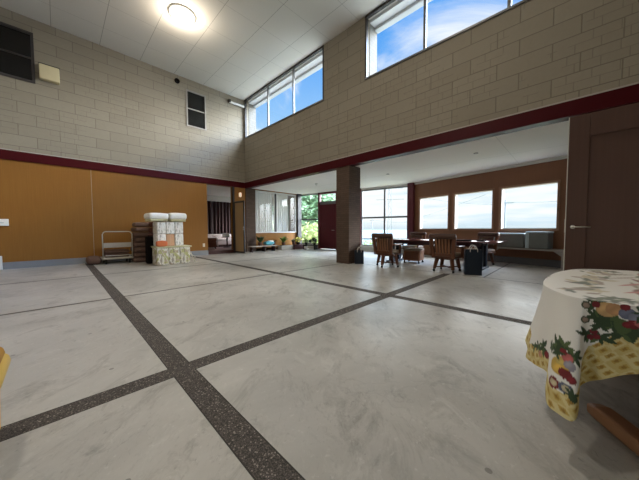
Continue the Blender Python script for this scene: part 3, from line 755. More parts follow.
t = thing('cloth_bundle', 'cyan and white cloth bundle on the low plank bench', 'cloth', (7.00, 10.28, .30))
o = MB().rbox((-.24, -.14, 0), (.22, .14, .17), .06, puff=.05).build('cloth', M['cyan'], t); o.modifiers.new('s', 'SUBSURF').levels = 1
MB().rbox((-.02, -.12, .10), (.20, .10, .21), .04).build('white_fold', M['sack'], t)
plant('leafy_plant', 'small brown potted plant on the right end of the plank bench', 7.34, 10.34, .275, .085, .13, M['terracotta'], M['leaf_dark'], 16, .18, .14, .9, 2, lw=.035)
t = thing('planter_box', 'grey stone planter box right of the plank bench', 'planter', (8.02, 10.34, 0))
MB().rbox((-.36, -.17, 0), (.36, .17, .23), .015).build('trough', M['concrete'], t)
MB().box((-.32, -.13, .225), (.32, .13, .236)).build('soil', M['soil'], t)
plant('leafy_plant', 'green upright potted plant standing on the grey planter box', 7.90, 10.34, .236, .10, .15, M['terracotta'], M['leaf_mid'], 30, .48, .36, .95, 3, lw=.05)
t = thing('crate', 'dark red wooden crate under the yellow-green plant', 'crate', (8.77, 10.30, 0))
f = MB()
for k in range(3): f.box((-.34, -.20, .01+k*.075), (.34, .20, .075+k*.075))
f.build('slats', M['redbox'], t)
MB().box((-.36, -.22, .0), (-.33, .22, .235)).build('end_board', M['redbox'], t); MB().box((.33, -.22, .0), (.36, .22, .235)).build('end_board', M['redbox'], t)
bush('flower_pot', 'small dark potted plant at the left end of the red crate', 8.52, 10.30, .235, .085, .17, M['terracotta'], M['leaf_dark'], .09, 60, 4)
bush('flower_pot', 'yellow-green potted plant on the dark red crate', 8.84, 10.30, .235, .12, .13, M['blackpot'], M['leaf_yellow'], .19, 170, 5)
t = thing('plant_stand', 'black plant stand below the tall window', 'stand', (9.07, 9.62, 0), R(-80))
MB().box((-.38, -.15, .20), (.38, .15, .235)).build('top', M['blackpot'], t)
for x in (-.34, .34): MB().box((x-.03, -.13, 0), (x+.03, .14, .20)).build('leg', M['blackpot'], t)
bush('flower_pot', 'green potted plant at the left end of the black stand', 9.03, 9.88, .235, .09, .12, M['blackpot'], M['leaf_mid'], .14, 90, 6)
bush('flower_pot', 'dark leafy plant in a white pot, middle of the black stand', 9.07, 9.62, .235, .075, .13, M['whitepot'], M['leaf_dark'], .10, 70, 7)
bush('flower_pot', 'round blackish plant on the black stand by the red door', 9.11, 9.36, .235, .07, .12, M['blackpot'], M['leaf_black'], .155, 190, 8, 1.0)
t = thing('pot', 'pale empty pot on the floor before the black stand', 'pot', (8.70, 9.55, 0)); MB().lathe([(.07, 0), (.10, .17), (.088, .17), (.085, .14)], 16).build('body', M['whitepot'], t); MB().lathe([(.086, .13), (0, .135)], 16).build('soil', M['soil'], t)

# ------------------------------------------------------------------ carrier bags
def carrier(label, x, y, w, d, h, rz):
    t = thing('carrier_bag', label, 'bag', (x, y, 0), rz, 'navy carrier bags')
    b = MB(); e = .012
    b.box((-w/2, -d/2, 0), (w/2, d/2, .006)); b.box((-w/2, -d/2, 0), (w/2, -d/2+e, h)); b.box((-w/2, d/2-e, 0), (w/2, d/2, h))
    b.box((-w/2, -d/2, 0), (-w/2+e, d/2, h)); b.box((w/2-e, -d/2, 0), (w/2, d/2, h)); b.build('body', M['navy'], t)
    for s in (-1, 1):
        MB().tube([(-w*.22, s*d/2*.98, h-.05)]+[(-w*.22+w*.44*k/6, s*d/2*.98, h+.10*math.sin(PI*k/6)) for k in range(7)]+[(w*.22, s*d/2*.98, h-.05)], .009, 6).build('handle', M['cord'], t)
    MB().rbox((-w*.38, -d*.36, .05), (w*.38, d*.36, h-.02), .03).build('contents', M['maroon'] if h > .45 else M['sack'], t)
carrier('navy paper bag with white cord handles beside the brick column', 6.33, 4.58, .26, .16, .40, R(-50))
carrier('larger navy bag standing on the floor before the long table', 6.60, 1.62, .33, .20, .57, R(-66))

# ------------------------------------------------------------------ long table
t = thing('long_table', 'long dark red conference table with polished top', 'table', (7.62, 3.08, 0), R(90))
tp = MB(); tp.rbox((-1.86, -.62, .70), (1.86, .62, .735), .012); tp.build('tabletop', M['tabletop'], t)
sk = MB(); frame_rect(sk, -1.55, 1.55, 0, 1, .03, 0, 1) if False else None
sk.box((-1.45, -.50, .60), (1.45, -.46, .70)); sk.box((-1.45, .46, .60), (1.45, .50, .70)); sk.box((-1.45, -.46, .60), (-1.41, .46, .70)); sk.box((1.41, -.46, .60), (1.45, .46, .70))
sk.build('apron', M['tableskirt'], t)
for x in (-1.40, 1.05):
    for y in (.14, -.30):
        MB().rbox((x-.06, y-.09, .04), (x+.06, y+.09, .70), .012).build('leg', M['tableleg'], t)
    MB().rbox((x-.09, -.45, 0), (x+.09, .35, .05), .015).build('foot', M['tableleg'], t)
tag(MB().rbox((-.08, -.20, 0), (.08, .20, .03), .012).build('document_case', M['black'], None, (7.16, 2.0, .736), R(4)), 'flat dark case on the near edge of the long table', 'case')
tag(MB().rbox((-.05, -.09, 0), (.05, .09, .03), .012).build('pouch', M['black'], None, (7.20, 1.60, .736), R(-8)), 'small dark pouch on the table, right of the flat case', 'pouch')

def make_chair(label, x, y, rz, base_rot):
    """swivel chair facing local +x"""
    t = thing('swivel_chair', label, 'chair', (x, y, 0), rz, 'wooden swivel chairs around the long table')
    s = MB(); s.rbox((-.25, -.27, .37), (.27, .27, .46), .04); s.build('seat', M['seatpad'], t)
    MB().rbox((-.26, -.28, .335), (.27, .28, .385), .02).build('seat_frame', M['chairwood'], t)
    # back: leaning posts, slats, padded top rail
    lean = lambda z: -.25-(z-.40)*.16
    for sy in (-1, 1):
        b = MB(); b.beam((lean(.36), sy*.225, .36), (lean(.86), sy*.27, .86), .075, .06, w2=.085, h2=.06, up=(1, 0, 0)); b.build('back_post', M['chairwood'], t, bevel=.01)
    for k in range(5):
        yy = -.15+.075*k
        b = MB(); b.beam((lean(.40), yy*.9, .40), (lean(.84), yy, .84), .042, .022, up=(1, 0, 0)); b.build('slat', M['slat'], t, bevel=.004)
    b = MB(); b.rbox((lean(.86)-.055, -.31, .80), (lean(.86)+.05, .31, .925), .045); b.build('top_rail', M['leather'], t)
    MB().beam((lean(.42)+.0, -.22, .42), (lean(.42), .22, .42), .05, .06).build('lower_rail', M['chairwood'], t)
    pad = MB(); pad.rbox((lean(.60)+.02, -.21, .46), (lean(.60)+.07, .21, .82), .03); pad.build('back_pad', M['leather'], t)
    for sy in (-1, 1):
        a = MB(); a.rbox((-.26, sy*.31-.035, .60), (.20, sy*.31+.035, .645), .018); a.build('armrest', M['chairwood'], t)
        a = MB(); a.beam((.14, sy*.31, .60), (.16, sy*.28, .36), .05, .05); a.build('arm_post', M['chairwood'], t, bevel=.008)
    MB().rbox((-.19, -.19, .30), (.19, .19, .34), .015).build('base_frame', M['chairwood'], t, rz=base_rot-PI/4)
    for k in range(4):
        a = base_rot+PI/2*k; ca, sa = math.cos(a), math.sin(a)
        l = MB(); l.beam((ca*.235, sa*.235, .34), (ca*.305, sa*.305, .07), .085, .075, w2=.062, h2=.055, up=(ca, sa, 0)); o = l.build('leg', M['chairwood'], t, bevel=.008)
        c = MB(); p = Vector((ca*.315, sa*.315, .030)); d = Vector((-sa, ca, 0))*.014
        c.tube([tuple(p-d), tuple(p+d)], .030, 14); c.box((p.x-.012, p.y-.012, .03), (p.x+.012, p.y+.012, .085)); c.build('caster', M['caster'], o)
    for k in range(2):
        a = base_rot+PI/2*k; ca, sa = math.cos(a)*.29, math.sin(a)*.29
        MB().beam((-ca, -sa, .115), (ca, sa, .115), .026, .026).build('stretcher', M['chairwood'], t)
    return t
make_chair('wooden swivel chair with slatted back, nearest the brick column', 6.42, 3.68, R(3), R(0))
make_chair('wooden swivel chair with slatted back, beside the larger navy bag', 6.68, 2.20, R(-2), R(45))
make_chair('wooden swivel chair on the far side of the table before the maroon post', 8.72, 4.02, R(172), R(30))
make_chair('wooden swivel chair at the far right side of the table before the covered boxes', 8.62, 1.92, R(158), R(40))
# wheeled stool box under the table
t = thing('storage_stool', 'low wooden stool box on casters under the long table', 'stool', (7.68, 3.50, 0), R(8))
MB().box((-.24, -.24, .085), (.24, .24, .38)).build('body', M['slat'], t, bevel=.008)
MB().rbox((-.25, -.25, .38), (.25, .25, .44), .025).build('seat_pad', M['seatpad'], t)
MB().box((-.248, -.20, .12), (-.238, .20, .35)).build('front_panel', M['chairwood'], t)
for sx in (-1, 1):
    for sy in (-1, 1):
        c = MB(); c.tube([(sx*.21-.013, sy*.21, .03), (sx*.21+.013, sy*.21, .03)], .03, 14); c.box((sx*.21-.02, sy*.21-.015, .035), (sx*.21+.02, sy*.21+.015, .085)); c.build('caster', M['caster'], t)

# ------------------------------------------------------------------ wall bench with covered boxes (south-east wall)
t = thing('wall_bench', 'grey counter bench along the veneer wall under the windows', 'bench', loc, ang)
MB().box((3.25, -.50, .455), (5.6, -.005, .495)).build('top', M['bench'], t, bevel=.004)
for u in (3.30, 4.90):
    MB().box((u-.025, -.49, 0), (u+.025, -.43, .455)).build('leg', M['bench'], t)
for u, sg in ((3.325, 1), (4.875, -1)):
    b = MB(); b.add([(u, -.48, .455), (u+sg*.16, -.48, .455), (u, -.48, .33), (u, -.46, .455), (u+sg*.16, -.46, .455), (u, -.46, .33)], [(0, 1, 2), (3, 5, 4), (0, 3, 4, 1), (1, 4, 5, 2), (2, 5, 3, 0)]); b.build('bracket', M['bench'], t)
MB().box((3.0, -.06, 0), (5.6, -.005, .19)).build('back_board', M['bench_dark'], t)
def covered(label, u0, u1, v0, v1, z1):
    t = thing('covered_box', label, 'box', loc, ang, 'covered boxes on the wall bench')
    MB().rbox((u0, v0, .497), (u1, v1, z1), .03).build('body', M['wrap_grey'], t)
    c = MB(); c.rbox((u0-.012, v0-.005, z1-.035), (u1+.008, v1+.005, z1+.012), .018); c.rbox((u0-.010, v0-.008, .50), (u0+.075, v1, z1-.01), .015); c.build('cover', M['wrap_lit'], t)  # pale blue top and left side stand for the lit faces
covered('long low box with its lit top and side painted pale blue at the left of the wall bench', 3.32, 4.06, -.44, -.06, .90)
covered('taller grey box with its lit top and side painted pale blue on the right of the wall bench', 4.12, 4.60, -.46, -.06, .95)

# ------------------------------------------------------------------ table with fruit-print cloth
def catmull(P, n):
    out = []
    for i in range(len(P)-1):
        p0, p1, p2, p3 = P[max(i-1, 0)], P[i], P[i+1], P[min(i+2, len(P)-1)]
        for k in range(n):
            t_ = k/n
            out.append(tuple(.5*((2*b)+(-a+c)*t_+(2*a-5*b+4*c-d)*t_*t_+(-a+3*b-3*c+d)*t_**3) for a, b, c, d in zip(p0, p1, p2, p3)))
    out.append(tuple(P[-1])); return out
TZ = .722
#            rim (x, y)                 hem (x, y, z)
rows = [((2.30, -1.42), (2.30, -1.56, .40)), ((2.95, -1.38), (3.04, -1.46, .36)), ((3.07, -1.20), (3.14, -1.22, .40)), ((3.09, -.70), (3.13, -.70, .44)), ((3.08, -.36), (3.14, -.34, .42)), ((3.01, -.15), (3.10, -.06, .30)), ((2.90, -.02), (2.98, .12, .22)),
        ((2.64, .07), (2.66, .17, .34)), ((2.35, .115), (2.36, .20, .34)), ((2.15, .125), (2.14, .205, .30)), ((2.03, .122), (1.98, .185, .275)), ((1.93, .105), (1.86, .14, .285)),
        ((1.84, .075), (1.765, .082, .30)), ((1.80, .055), (1.66, .087, .26)), ((1.765, .035), (1.605, .070, .215)), ((1.735, .012), (1.575, .020, .205)), ((1.715, -.012), (1.56, -.024, .205)),
        ((1.70, -.036), (1.60, -.038, .235)), ((1.695, -.06), (1.705, -.036, .285)), ((1.69, -.09), (1.715, -.060, .325)), ((1.69, -.13), (1.70, -.105, .365)), ((1.69, -.20), (1.68, -.19, .43)), ((1.69, -.32), (1.66, -.31, .475)), ((1.69, -.55), (1.65, -.55, .49)),
        ((1.69, -.90), (1.65, -.90, .46)), ((1.71, -1.22), (1.66, -1.26, .40)), ((1.83, -1.36), (1.74, -1.48, .24)), ((2.05, -1.41), (2.04, -1.54, .36)), ((2.30, -1.42), (2.30, -1.56, .40))]
sub = [3]*len(rows)
top = catmull([(*a, TZ) for a, b in rows], 24); hem = catmull([b for a, b in rows], 24)
nc = len(top); nr = 84
arc = [0]
for i in range(1, nc): arc.append(arc[-1]+math.dist(top[i], top[i-1]))
arc0 = arc[15*24]     # arc position of the near left corner
WHITE = (.85, .84, .81); CREAM = (.60, .53, .36); GOLD = (.52, .36, .10); BROWN = (.24, .14, .045); RED = (.20, .012, .022); PINK = (.55, .14, .14)
GRN = (.028, .062, .026); GRN2 = (.07, .12, .04); PEACH = (.66, .42, .19); YEL = (.66, .44, .09); BLUE = (.16, .18, .28); MAUVE = (.36, .27, .22)
def leaf(a, t_, c, ln, wd, ang_):
    u = (a-c[0])*math.cos(ang_)+(t_-c[1])*math.sin(ang_); v = -(a-c[0])*math.sin(ang_)+(t_-c[1])*math.cos(ang_)
    if abs(u) > ln: return False
    return abs(v) < wd*(1-(u/ln)**2)
def disc(a, t_, c, r): return (a-c[0])**2+(t_-c[1])**2 < r*r
rndc = random.Random(11)
def sprig(c, n, s_, seed, cols=(GRN, GRN, GRN2), wd=.34):
    rn = random.Random(seed); L_ = []
    for k in range(n):
        an = 2*PI*k/n+rn.uniform(-.4, .4); ln = s_*rn.uniform(.7, 1.15)
        L_.append(('leaf', (c[0]+math.cos(an)*ln*.8, c[1]+math.sin(an)*ln*.8), ln, ln*wd, an, rn.choice(cols)))
    return L_
def D(x, y, r_, col): return ('disc', (x, y), r_, col)
ART = []
# big bouquet over the near edge
ART += sprig((.115, .075), 9, .030, 1)+sprig((.10, .015), 7, .026, 2)+sprig((.16, .10), 8, .032, 3)+sprig((.215, .10), 8, .034, 4)+sprig((.085, .17), 6, .024, 5)+sprig((.13, .17), 6, .028, 6)+sprig((.19, .135), 6, .032, 16)
ART += [D(.074, .030, .017, GRN), D(.074, .030, .012, MAUVE), D(.074, .100, .017, GRN), D(.074, .100, .012, MAUVE)]
ART += [D(.140, .035, .034, PEACH), D(.160, .030, .026, (.62, .34, .16)), D(.198, .040, .026, BLUE), D(.222, .055, .022, (.24, .26, .36)), D(.19, .012, .015, RED), D(.105, .020, .013, RED), D(.215, .085, .020, RED), D(.235, .075, .018, PINK), D(.20, .090, .014, RED), D(.108, .150, .014, RED), D(.120, .172, .013, RED), D(.100, .180, .013, RED), D(.115, .125, .012, RED)]
ART += sprig((.125, .115), 6, .022, 7, (GRN,))+sprig((.24, .03), 6, .025, 8)
# the same bouquet again, further along the near side (and on the far corners)
def shift(L_, da): return [('leaf', (q[1][0]+da, q[1][1]), *q[2:]) if q[0] == 'leaf' else ('disc', (q[1][0]+da, q[1][1]), *q[2:]) for q in L_]
big = list(ART)
# smaller bouquet on the hanging corner
small = sprig((-.035, .265), 8, .026, 9)+sprig((.0, .255), 7, .026, 10)+sprig((.035, .28), 6, .026, 11)+sprig((-.075, .29), 5, .020, 12)
small += [D(-.018, .355, .036, YEL), D(-.012, .325, .020, (.62, .47, .14)), D(.008, .372, .022, RED), D(.012, .300, .020, PINK), D(-.002, .280, .014, RED), D(.022, .330, .020, (.34, .33, .40)), D(.028, .385, .018, RED), D(-.028, .432, .024, RED), D(-.028, .432, .015, CREAM), D(.012, .430, .022, (.10, .12, .20)), D(.012, .430, .012, CREAM), D(.035, .455, .016, GRN)]
small += sprig((.03, .44), 5, .018, 13, (GRN,))+sprig((-.03, .30), 5, .022, 14, (GRN,))
left = sprig((-.16, .325), 7, .026, 15)+sprig((-.205, .345), 6, .022, 17)+sprig((-.245, .36), 4, .018, 18)+[D(-.13, .35, .018, RED), D(-.18, .37, .016, (.6, .3, .2))]
ART = ART+small+left+shift(big, .42)+shift(big, .95)+shift(small, 1.45)+shift(big, -.75)+shift(big, -1.6)
def weave(a, b):
    p = .040; ia, ib = a/p, b/p
    fa, fb = ia % 1, ib % 1
    if .30 < fa < .84 and .30 < fb < .84: return (.34, .20, .04) if (.45 < fa < .7 and .4 < fb < .75) else (.52, .35, .08)
    return (.62, .50, .20) if (int(ia)+int(ib)) % 2 else (.70, .61, .31)
def skirt_col(a, t_, tot):
    a -= arc0; h = tot-t_                       # a: metres from the corner, h: metres above the hem
    col = WHITE
    lim = .088+.010*math.sin(a*23)
    if .05 < a < 2.5: lim = min(.195, .09+(a-.05)*2.2)+.008*math.sin(a*40)
    if h < lim: col = weave(a+h*.55, h-a*.25)
    for s_ in ART:
        if s_[0] == 'leaf':
            if abs(a-s_[1][0]) < .06 and leaf(a, t_, s_[1], s_[2], s_[3], s_[4]): col = s_[5]
        elif disc(a, t_, s_[1], s_[2]):
            d = math.dist((a, t_), s_[1])/s_[2]
            col = tuple(x*(.8+.5*(1-d*d)*(.5+.5*math.sin(97*a+79*t_))) for x in s_[3])
    return col
tops = []
rt = random.Random(5)
for k in range(60):          # leafy garland and pink ribbons across the top
    x = rt.uniform(1.85, 2.9); y = rt.gauss(-.02-.16*(x-1.9), .045)
    tops.append(('leaf', (x, y), rt.uniform(.03, .09), rt.uniform(.010, .024), rt.uniform(-1.2, .9), rt.choice((GRN, GRN2, CREAM, MAUVE))))
for k in range(46):
    x = rt.uniform(2.0, 2.95); y = rt.gauss(-.30-.12*(x-2.1), .05)
    tops.append(('leaf', (x, y), rt.uniform(.05, .14), rt.uniform(.010, .022), rt.uniform(-.7, .3), rt.choice((PINK, RED, MAUVE, GRN2))))
for k in range(60):
    x = rt.uniform(1.8, 2.9); y = rt.uniform(-1.3, -.5)
    tops.append(('leaf', (x, y), rt.uniform(.04, .10), rt.uniform(.012, .024), rt.uniform(-1.5, 1.5), rt.choice((PINK, GRN, CREAM, GRN2))))
for x, y in ((1.72, -.09), (1.74, -.13), (1.76, -.18), (1.80, -.14), (1.76, -.24)): tops += sprig((x, y), 6, .035, int(x*1000))
def top_col(x, y):
    col = WHITE
    for s_ in tops:
        if abs(x-s_[1][0]) < .15 and leaf(x, y, s_[1], s_[2], s_[3], s_[4]): col = s_[5]
    if abs(y+.235+.25*(x-1.8)) < .004: col = (.60, .58, .55)      # ironed crease, its shade painted as a grey line
    return tuple(.25*w+.75*q for w, q in zip(WHITE, col))
vs, cols, fs = [], [], []
for j in range(nr+1):
    t_ = j/nr
    for i in range(nc):
        a, b = Vector(top[i]), Vector(hem[i])
        tot = (a-b).length
        k = t_*t_*(1.9-.9*t_) if t_ < 1 else 1       # hugs the edge first, then hangs
        hx = t_**1.35
        p = Vector((a.x+(b.x-a.x)*hx, a.y+(b.y-a.y)*hx, a.z+(b.z-a.z)*(t_*.93+.07*t_*t_)))
        rim = Vector((top[(i+2) % nc][1]-top[i-2][1], -(top[(i+2) % nc][0]-top[i-2][0]), 0))
        # rounded over the edge and light pleats
        if t_ < .05: p.z = TZ-(TZ-p.z)*(t_/.05)**1.0
        pl = .010*math.sin(arc[i]*31+1.0)*math.sin(arc[i]*9)*t_**.8
        if rim.length > 1e-5: p -= rim.normalized()*pl*-1
        vs.append(tuple(p)); cols.append(skirt_col(arc[i], t_*tot, tot))
for j in range(nr):
    for i in range(nc-1): fs.append((j*nc+i, j*nc+i+1, (j+1)*nc+i+1, (j+1)*nc+i))
# top: concentric rings towards the centre
cen = Vector((2.40, -.65, TZ)); nt_ = 70
ring = list(range(nc)); base = 0
for k in range(1, nt_+1):
    s_ = 1-k/nt_*.985; o_ = len(vs)
    for i in range(nc):
        p = cen+(Vector(top[i])-cen)*s_; p.z = TZ+.004*min(1, k/4); vs.append(tuple(p)); cols.append(top_col(p.x, p.y))
    for i in range(nc-1): fs.append((ring[i], o_+i, o_+i+1, ring[i+1]))
    ring = list(range(o_, o_+nc))
fs.append(tuple(reversed(ring)))
me = bpy.data.meshes.new('tablecloth'); me.from_pydata(vs, [], fs); me.update()
ca = me.color_attributes.new('print', 'FLOAT_COLOR', 'POINT')
ca.data.foreach_set('color', [q for c in cols for q in (*c, 1)])
me.polygons.foreach_set('use_smooth', [True]*len(me.polygons))
m, nt, b = newmat('fruit_print_cloth')
at = N(nt, 'ShaderNodeVertexColor'); at.layer_name = 'print'
tc = N(nt, 'ShaderNodeTexCoord'); nz = N(nt, 'ShaderNodeTexNoise', Scale=300.0); L(nt, tc.outputs['Object'], nz.inputs['Vector'])
L(nt, mixc(nt, math_(nt, 'MULTIPLY', nz.outputs[0], .12), at.outputs[0], (.3, .28, .25)), b.inputs['Base Color']); b.inputs['Roughness'].default_value = .6
b.inputs['Specular IOR Level'].default_value = .25
me.materials.append(m)
cloth = bpy.data.objects.new('tablecloth', me); COL.objects.link(cloth)
tag(cloth, 'white tablecloth with fruit bouquets and golden basket-weave border, front right', 'tablecloth')
t = thing('dining_table', 'table under the fruit-print cloth, with a brown wooden foot', 'table', (2.38, -.65, 0))
tt = MB(); oc = [(-.62+.14*(k % 2 == 0)*0, 0) for k in range(0)]
oc = [(-.42, -.66), (.50, -.66), (.62, -.50), (.62, .25), (.40, .62), (-.36, .68), (-.60, .46), (-.64, .20), (-.64, -.50)]
nn = len(oc); tt.add([(x, y, .690) for x, y in oc]+[(x, y, .716) for x, y in oc], [tuple(range(nn-1, -1, -1)), tuple(range(nn, 2*nn))]+[(i, (i+1) % nn, nn+(i+1) % nn, nn+i) for i in range(nn)])
tt.build('tabletop', M['wood_foot'], t)
d = Vector((-.84, -.54)).normalized()
for off in (0, .62):
    ox, oy = 2.115+.54*off-2.38, -.105-.84*off+.65
    q = []
    L_ = .78; f = MB(); prof = []
    for k in range(13):
        s_ = k/12; hgt = .075*(min(1, .72+3*min(s_, 1-s_))); prof.append((s_*L_, hgt))
    sd = Vector((-d.y, d.x)); v_, f_ = [], []
    for s_, hgt in prof:
        e = min(s_, L_-s_); hw = .044*min(1, .80+e*5)
        for x in (-1, 1):
            for z in (.0, hgt): v_.append((ox+d.x*s_+sd.x*x*hw, oy+d.y*s_+sd.y*x*hw, z))
    for k in range(12):
        a = 4*k; c = a+4
        f_ += [(a, c, c+1, a+1), (a+2, a+3, c+3, c+2), (a+1, c+1, c+3, a+3), (a, a+2, c+2, c)]
    f_ += [(0, 1, 3, 2), (48, 50, 51, 49)]
    f.add(v_, f_); f.build('foot', M['wood_foot'], t, bevel=.014)
    mx_, my_ = ox+d.x*.42, oy+d.y*.42
    MB().rbox((mx_-.04, my_-.04, .06), (mx_+.04, my_+.04, .686), .012).build('post', M['wood_foot'], t)

# ------------------------------------------------------------------ yellow stool at the left edge
t = thing('yellow_stool', 'yellow stool with ochre padded seat cut off by the left edge', 'stool', (-.425, 2.0, 0))
for sx in (-1, 1):
    for sy in (-1, 1):
        MB().beam((sx*.165, sy*.12, 0), (sx*.165, sy*.12, .33), .024, .024, w2=.04, h2=.04).build('leg', M['yellowpaint'], t, bevel=.006)
MB().rbox((-.225, -.19, .30), (.222, .19, .40), .045).build('seat_shell', M['yellowpaint'], t)
MB().rbox((-.205, -.17, .36), (.205, .17, .445), .04).build('seat_pad', M['ochre'], t)
MB().lathe([(.018, .43), (.022, .455), (.012, .468), (0, .47)], 12, c=(.16, .10, 0)).build('knob', M['black'], t)

# ------------------------------------------------------------------ outside
def hill():
    mb = MB(); vs = []; fs = []; nx, ny = 40, 40
    for i in range(nx+1):
        for j in range(ny+1):
            x = 9+i*1.6; y = -30+j*2.0
            d_ = max(0, x-10.5-(.0)); az = math.degrees(math.atan2(y, x))
            z = -.25-.10*d_-.0025*d_*d_
            z += max(0, (az-33)/16)*min(1, d_/5)*(.16*d_+.3)*1.2 if az > 33 else 0
            z += .25*math.sin(x*.9+y*.5)*min(1, d_/4)
            vs.append((x, y, z))
    for i in range(nx):
        for j in range(ny): fs.append((i*(ny+1)+j, (i+1)*(ny+1)+j, (i+1)*(ny+1)+j+1, i*(ny+1)+j+1))
    mb.add(vs, fs, 0, True); return mb
structure(hill().build('ground_hillside', M['grass']))
structure(MB().add([(60, -4000, -45), (9000, -9000, -45), (9000, 9000, -45), (60, 4000, -45)], [(0, 1, 2, 3)]).build('ground_sea', M['sea']))
def tree(name, label, az, dist, zb, r, n, sq, mat, trunk, seed, ls=.22, clumps=7):
    rnd = random.Random(seed); x, y = dist*math.cos(R(az)), dist*math.sin(R(az))
    t = thing(name, label, 'tree' if trunk else 'shrub', (x, y, zb), 0, 'greenery outside the windows')
    mb = MB()
    for k in range(clumps):
        c = (rnd.uniform(-.7, .7)*r, rnd.uniform(-.7, .7)*r, trunk+r*sq*(.55+rnd.uniform(-.45, .75)))
        leaf_ball(rnd, r*.62, n//clumps, sq, ls, c, mb)
    mb.build('foliage', mat, t)
    f = MB(); f.tube([(0, 0, -.4), (.03*r, 0, max(.3, trunk*.7)), (.1*r, .05*r, trunk+r*.5)], [.07*r+.03, .05*r+.03, .03*r]); f.build('trunk', M['bark'], t)
tree('broadleaf_tree', 'tall dense green tree seen through the tall window by the plants', 48.6, 21, 0.8, 2.3, 3600, 1.0, M['tree_leaf'], .6, 31, .20, 11)
tree('broadleaf_tree', 'bushy green tree at right in the tall window beside the red door', 45.3, 27, 0.0, 1.9, 1800, .9, M['tree_leaf'], .4, 32, .19, 7)
tree('broadleaf_shrub', 'yellow-green shrub low in the tall window by the plants', 47.3, 16.5, -.2, 1.3, 1500, .75, M['shrub_yellow'], 0, 33, .13)
tree('broadleaf_shrub', 'yellow-green shrub in the lower left pane right of the column', 34.6, 18.0, -1.5, 1.1, 1200, .9, M['shrub_yellow'], 0, 34, .12)
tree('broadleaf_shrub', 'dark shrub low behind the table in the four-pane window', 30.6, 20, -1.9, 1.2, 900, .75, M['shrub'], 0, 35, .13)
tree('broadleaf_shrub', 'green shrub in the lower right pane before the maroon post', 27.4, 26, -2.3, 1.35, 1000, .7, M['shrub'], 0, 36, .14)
def pole(label, az, dist, zt, arms, lattice=False):
    x, y = dist*math.cos(R(az)), dist*math.sin(R(az))
    t = thing('utility_pole', label, 'pole', (x, y, -6), R(az+90), 'utility poles outside')
    p = MB(); H_ = zt+6
    if lattice:
        for sx in (-1, 1): p.tube([(sx*.45, 0, 0), (sx*.10, 0, H_)], .035, 6)
        for k in range(16):
            a = k/16; b_ = (k+1)/16; w1, w2 = .45-.35*a, .45-.35*b_; s_ = 1 if k % 2 else -1
            p.tube([(s_*w1, 0, H_*a), (-s_*w2, 0, H_*b_)], .02, 5)
    else: p.tube([(0, 0, 0), (0, 0, H_)], [.075, .05], 10)
    p.build('pole_shaft', M['pole'], t)
    for z, w in arms: MB().box((-w, -.03, z+6-.03), (w, .03, z+6+.03)).build('crossarm', M['pole'], t)
pole('lattice power pylon seen through the four-pane window', 29.4, 42, 9.8, [(9.2, 2.4), (7.3, 1.9), (5.6, 2.1)], True)
pole('thin utility pole low in the left panes of the four-pane window', 33.1, 55, 3.2, [(2.8, .5)])
pole('utility pole with crossarm seen through the right veneer-framed window', 8.95, 26, 3.35, [(3.1, .55)])
def wire(label, p, q, sag, r=.022):
    pts = []
    for k in range(17):
        s_ = k/16; v = Vector(p).lerp(Vector(q), s_); v.z -= sag*4*s_*(1-s_); pts.append(tuple(v))
    tag(MB().tube(pts, r, 5).build('power_line', M['wire']), label, 'wire', 'power lines outside')
def pt(az, d, z): return (d*math.cos(R(az)), d*math.sin(R(az)), z)
wire('power line crossing the right veneer-framed window above the pole', pt(9.6, 26, 3.2), pt(-4, 24, 3.0), .15)
wire('upper power line through the two left veneer-framed windows', pt(26.5, 40, 6.3), pt(8.95, 28, 3.1), .4)
wire('lower power line slanting up through the two left veneer-framed windows', pt(26.5, 40, 2.0), pt(12, 26, 3.9), .1)
wire('power line across the upper panes of the four-pane window', pt(29.4, 42, 9.2), pt(38, 46, 9.6), .3)
wire('power line across the lower panes of the four-pane window', pt(33.1, 55, 2.9), pt(22, 50, 2.4), .4)
# eaves of the annex: outside apron that keeps the low roof real from outside
structure(MB().box((XB+.2, -3.2, LZ+.2), (9.2, YA+.1, LZ+.3)).build('roof_annex', M['outwall']))

# ------------------------------------------------------------------ sky
w = bpy.data.worlds.new('sky'); scn.world = w; w.use_nodes = True; nt = w.node_tree; nt.nodes.clear()
out = N(nt, 'ShaderNodeOutputWorld'); bg = N(nt, 'ShaderNodeBackground'); L(nt, bg.outputs[0], out.inputs[0])
tc = N(nt, 'ShaderNodeTexCoord'); sp = N(nt, 'ShaderNodeSeparateXYZ'); L(nt, tc.outputs['Generated'], sp.inputs[0])
z = sp.outputs[2]
def mr(v, a, b_, c=0, d_=1, sm=True):
    n_ = N(nt, 'ShaderNodeMapRange'); n_.inputs[1].default_value = a; n_.inputs[2].default_value = b_; n_.inputs[3].default_value = c; n_.inputs[4].default_value = d_
    if sm: n_.interpolation_type = 'SMOOTHSTEP'
    L(nt, v, n_.inputs[0]); return n_.outputs[0]
sky = mixc(nt, mr(z, .12, .62), (.55, .82, .98), (.09, .36, .88))
zz = math_(nt, 'MAXIMUM', math_(nt, 'ADD', z, .16), .04)
cv = N(nt, 'ShaderNodeCombineXYZ'); L(nt, math_(nt, 'ADD', math_(nt, 'DIVIDE', sp.outputs[0], zz), 2.3), cv.inputs[0]); L(nt, math_(nt, 'DIVIDE', sp.outputs[1], zz), cv.inputs[1])
nz = N(nt, 'ShaderNodeTexNoise', Scale=1.15, Detail=8.0, Roughness=.58, Distortion=.5); L(nt, cv.outputs[0], nz.inputs['Vector'])
low = mr(z, .05, .42, .26, 0.0)
toright = mr(math_(nt, 'SUBTRACT', sp.outputs[0], sp.outputs[1]), .0, .62, 0, .15)
cl = mr(math_(nt, 'ADD', math_(nt, 'ADD', nz.outputs[0], low), toright), .54, .70)
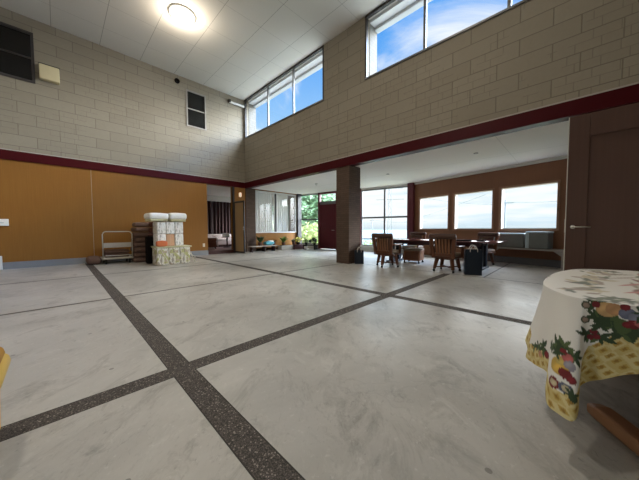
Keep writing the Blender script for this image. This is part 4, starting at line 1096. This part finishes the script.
sky = mixc(nt, math_(nt, 'MULTIPLY', cl, .92), sky, (.97, 1.0, 1.0))
streak = N(nt, 'ShaderNodeTexNoise', Scale=3.0, Detail=5.0)
cv2 = N(nt, 'ShaderNodeCombineXYZ'); L(nt, sp.outputs[0], cv2.inputs[0]); L(nt, sp.outputs[1], cv2.inputs[1]); L(nt, math_(nt, 'MULTIPLY', z, 9.0), cv2.inputs[2]); L(nt, cv2.outputs[0], streak.inputs['Vector'])
sk_ = math_(nt, 'MULTIPLY', mr(streak.outputs[0], .42, .62), mr(z, .02, .35, .75, 0))
sky = mixc(nt, sk_, sky, (.60, .80, .92))
sky = mixc(nt, mr(z, -.02, .04, 1, 0), sky, (.55, .72, .82))
L(nt, sky, bg.inputs[0])
back = math_(nt, 'MULTIPLY', math_(nt, 'ADD', sp.outputs[0], sp.outputs[1]), -.7071)
front = math_(nt, 'MULTIPLY', mr(back, -.2, .5, 1, 0), mr(z, .05, .50, 1, 0))
stren = math_(nt, 'ADD', mr(back, .0, .9, .92, .75), math_(nt, 'MULTIPLY', front, .0))
# sun behind bright haze in the south-east
sd = N(nt, 'ShaderNodeVectorMath', operation='DOT_PRODUCT'); L(nt, tc.outputs['Generated'], sd.inputs[0])
sd.inputs[1].default_value = tuple(Vector((math.cos(R(-38))*math.cos(R(30)), math.sin(R(-38))*math.cos(R(30)), math.sin(R(30)))))
stren = math_(nt, 'ADD', stren, mr(sd.outputs['Value'], .80, 1.0, 0, GLOW))
fill_band = math_(nt, 'MULTIPLY', math_(nt, 'MULTIPLY', mr(z, .15, .22), mr(z, .27, .35, 1, 0)), mr(back, -.3, .0, 1, 0))
stren = math_(nt, 'ADD', stren, math_(nt, 'MULTIPLY', fill_band, FILL_BAND))      # unseen bright sky band, added to light the annex
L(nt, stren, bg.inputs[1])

# ------------------------------------------------------------------ camera
cam = bpy.data.cameras.new('camera'); co = bpy.data.objects.new('camera', cam); COL.objects.link(co)
f_, yaw, pit, rol = 257.682, .77914, -.0432687, -.00295538
cam.sensor_width = 36; cam.lens = f_/639*36; cam.clip_start = .02; cam.clip_end = 20000
fwd = Vector((math.cos(yaw)*math.cos(pit), math.sin(yaw)*math.cos(pit), math.sin(pit)))
right = Vector((math.sin(yaw), -math.cos(yaw), 0)); up = right.cross(fwd)
r2 = right*math.cos(rol)+up*math.sin(rol); u2 = -right*math.sin(rol)+up*math.cos(rol)
mw = Matrix((r2, u2, -fwd)).transposed().to_4x4(); mw.translation = (0, 0, 1.05)
co.matrix_world = mw; scn.camera = co
vs_ = scn.view_settings
vs_.view_transform = 'Standard'; vs_.look = 'None'; vs_.gamma = 1; vs_.use_curve_mapping = False; vs_.exposure = .28
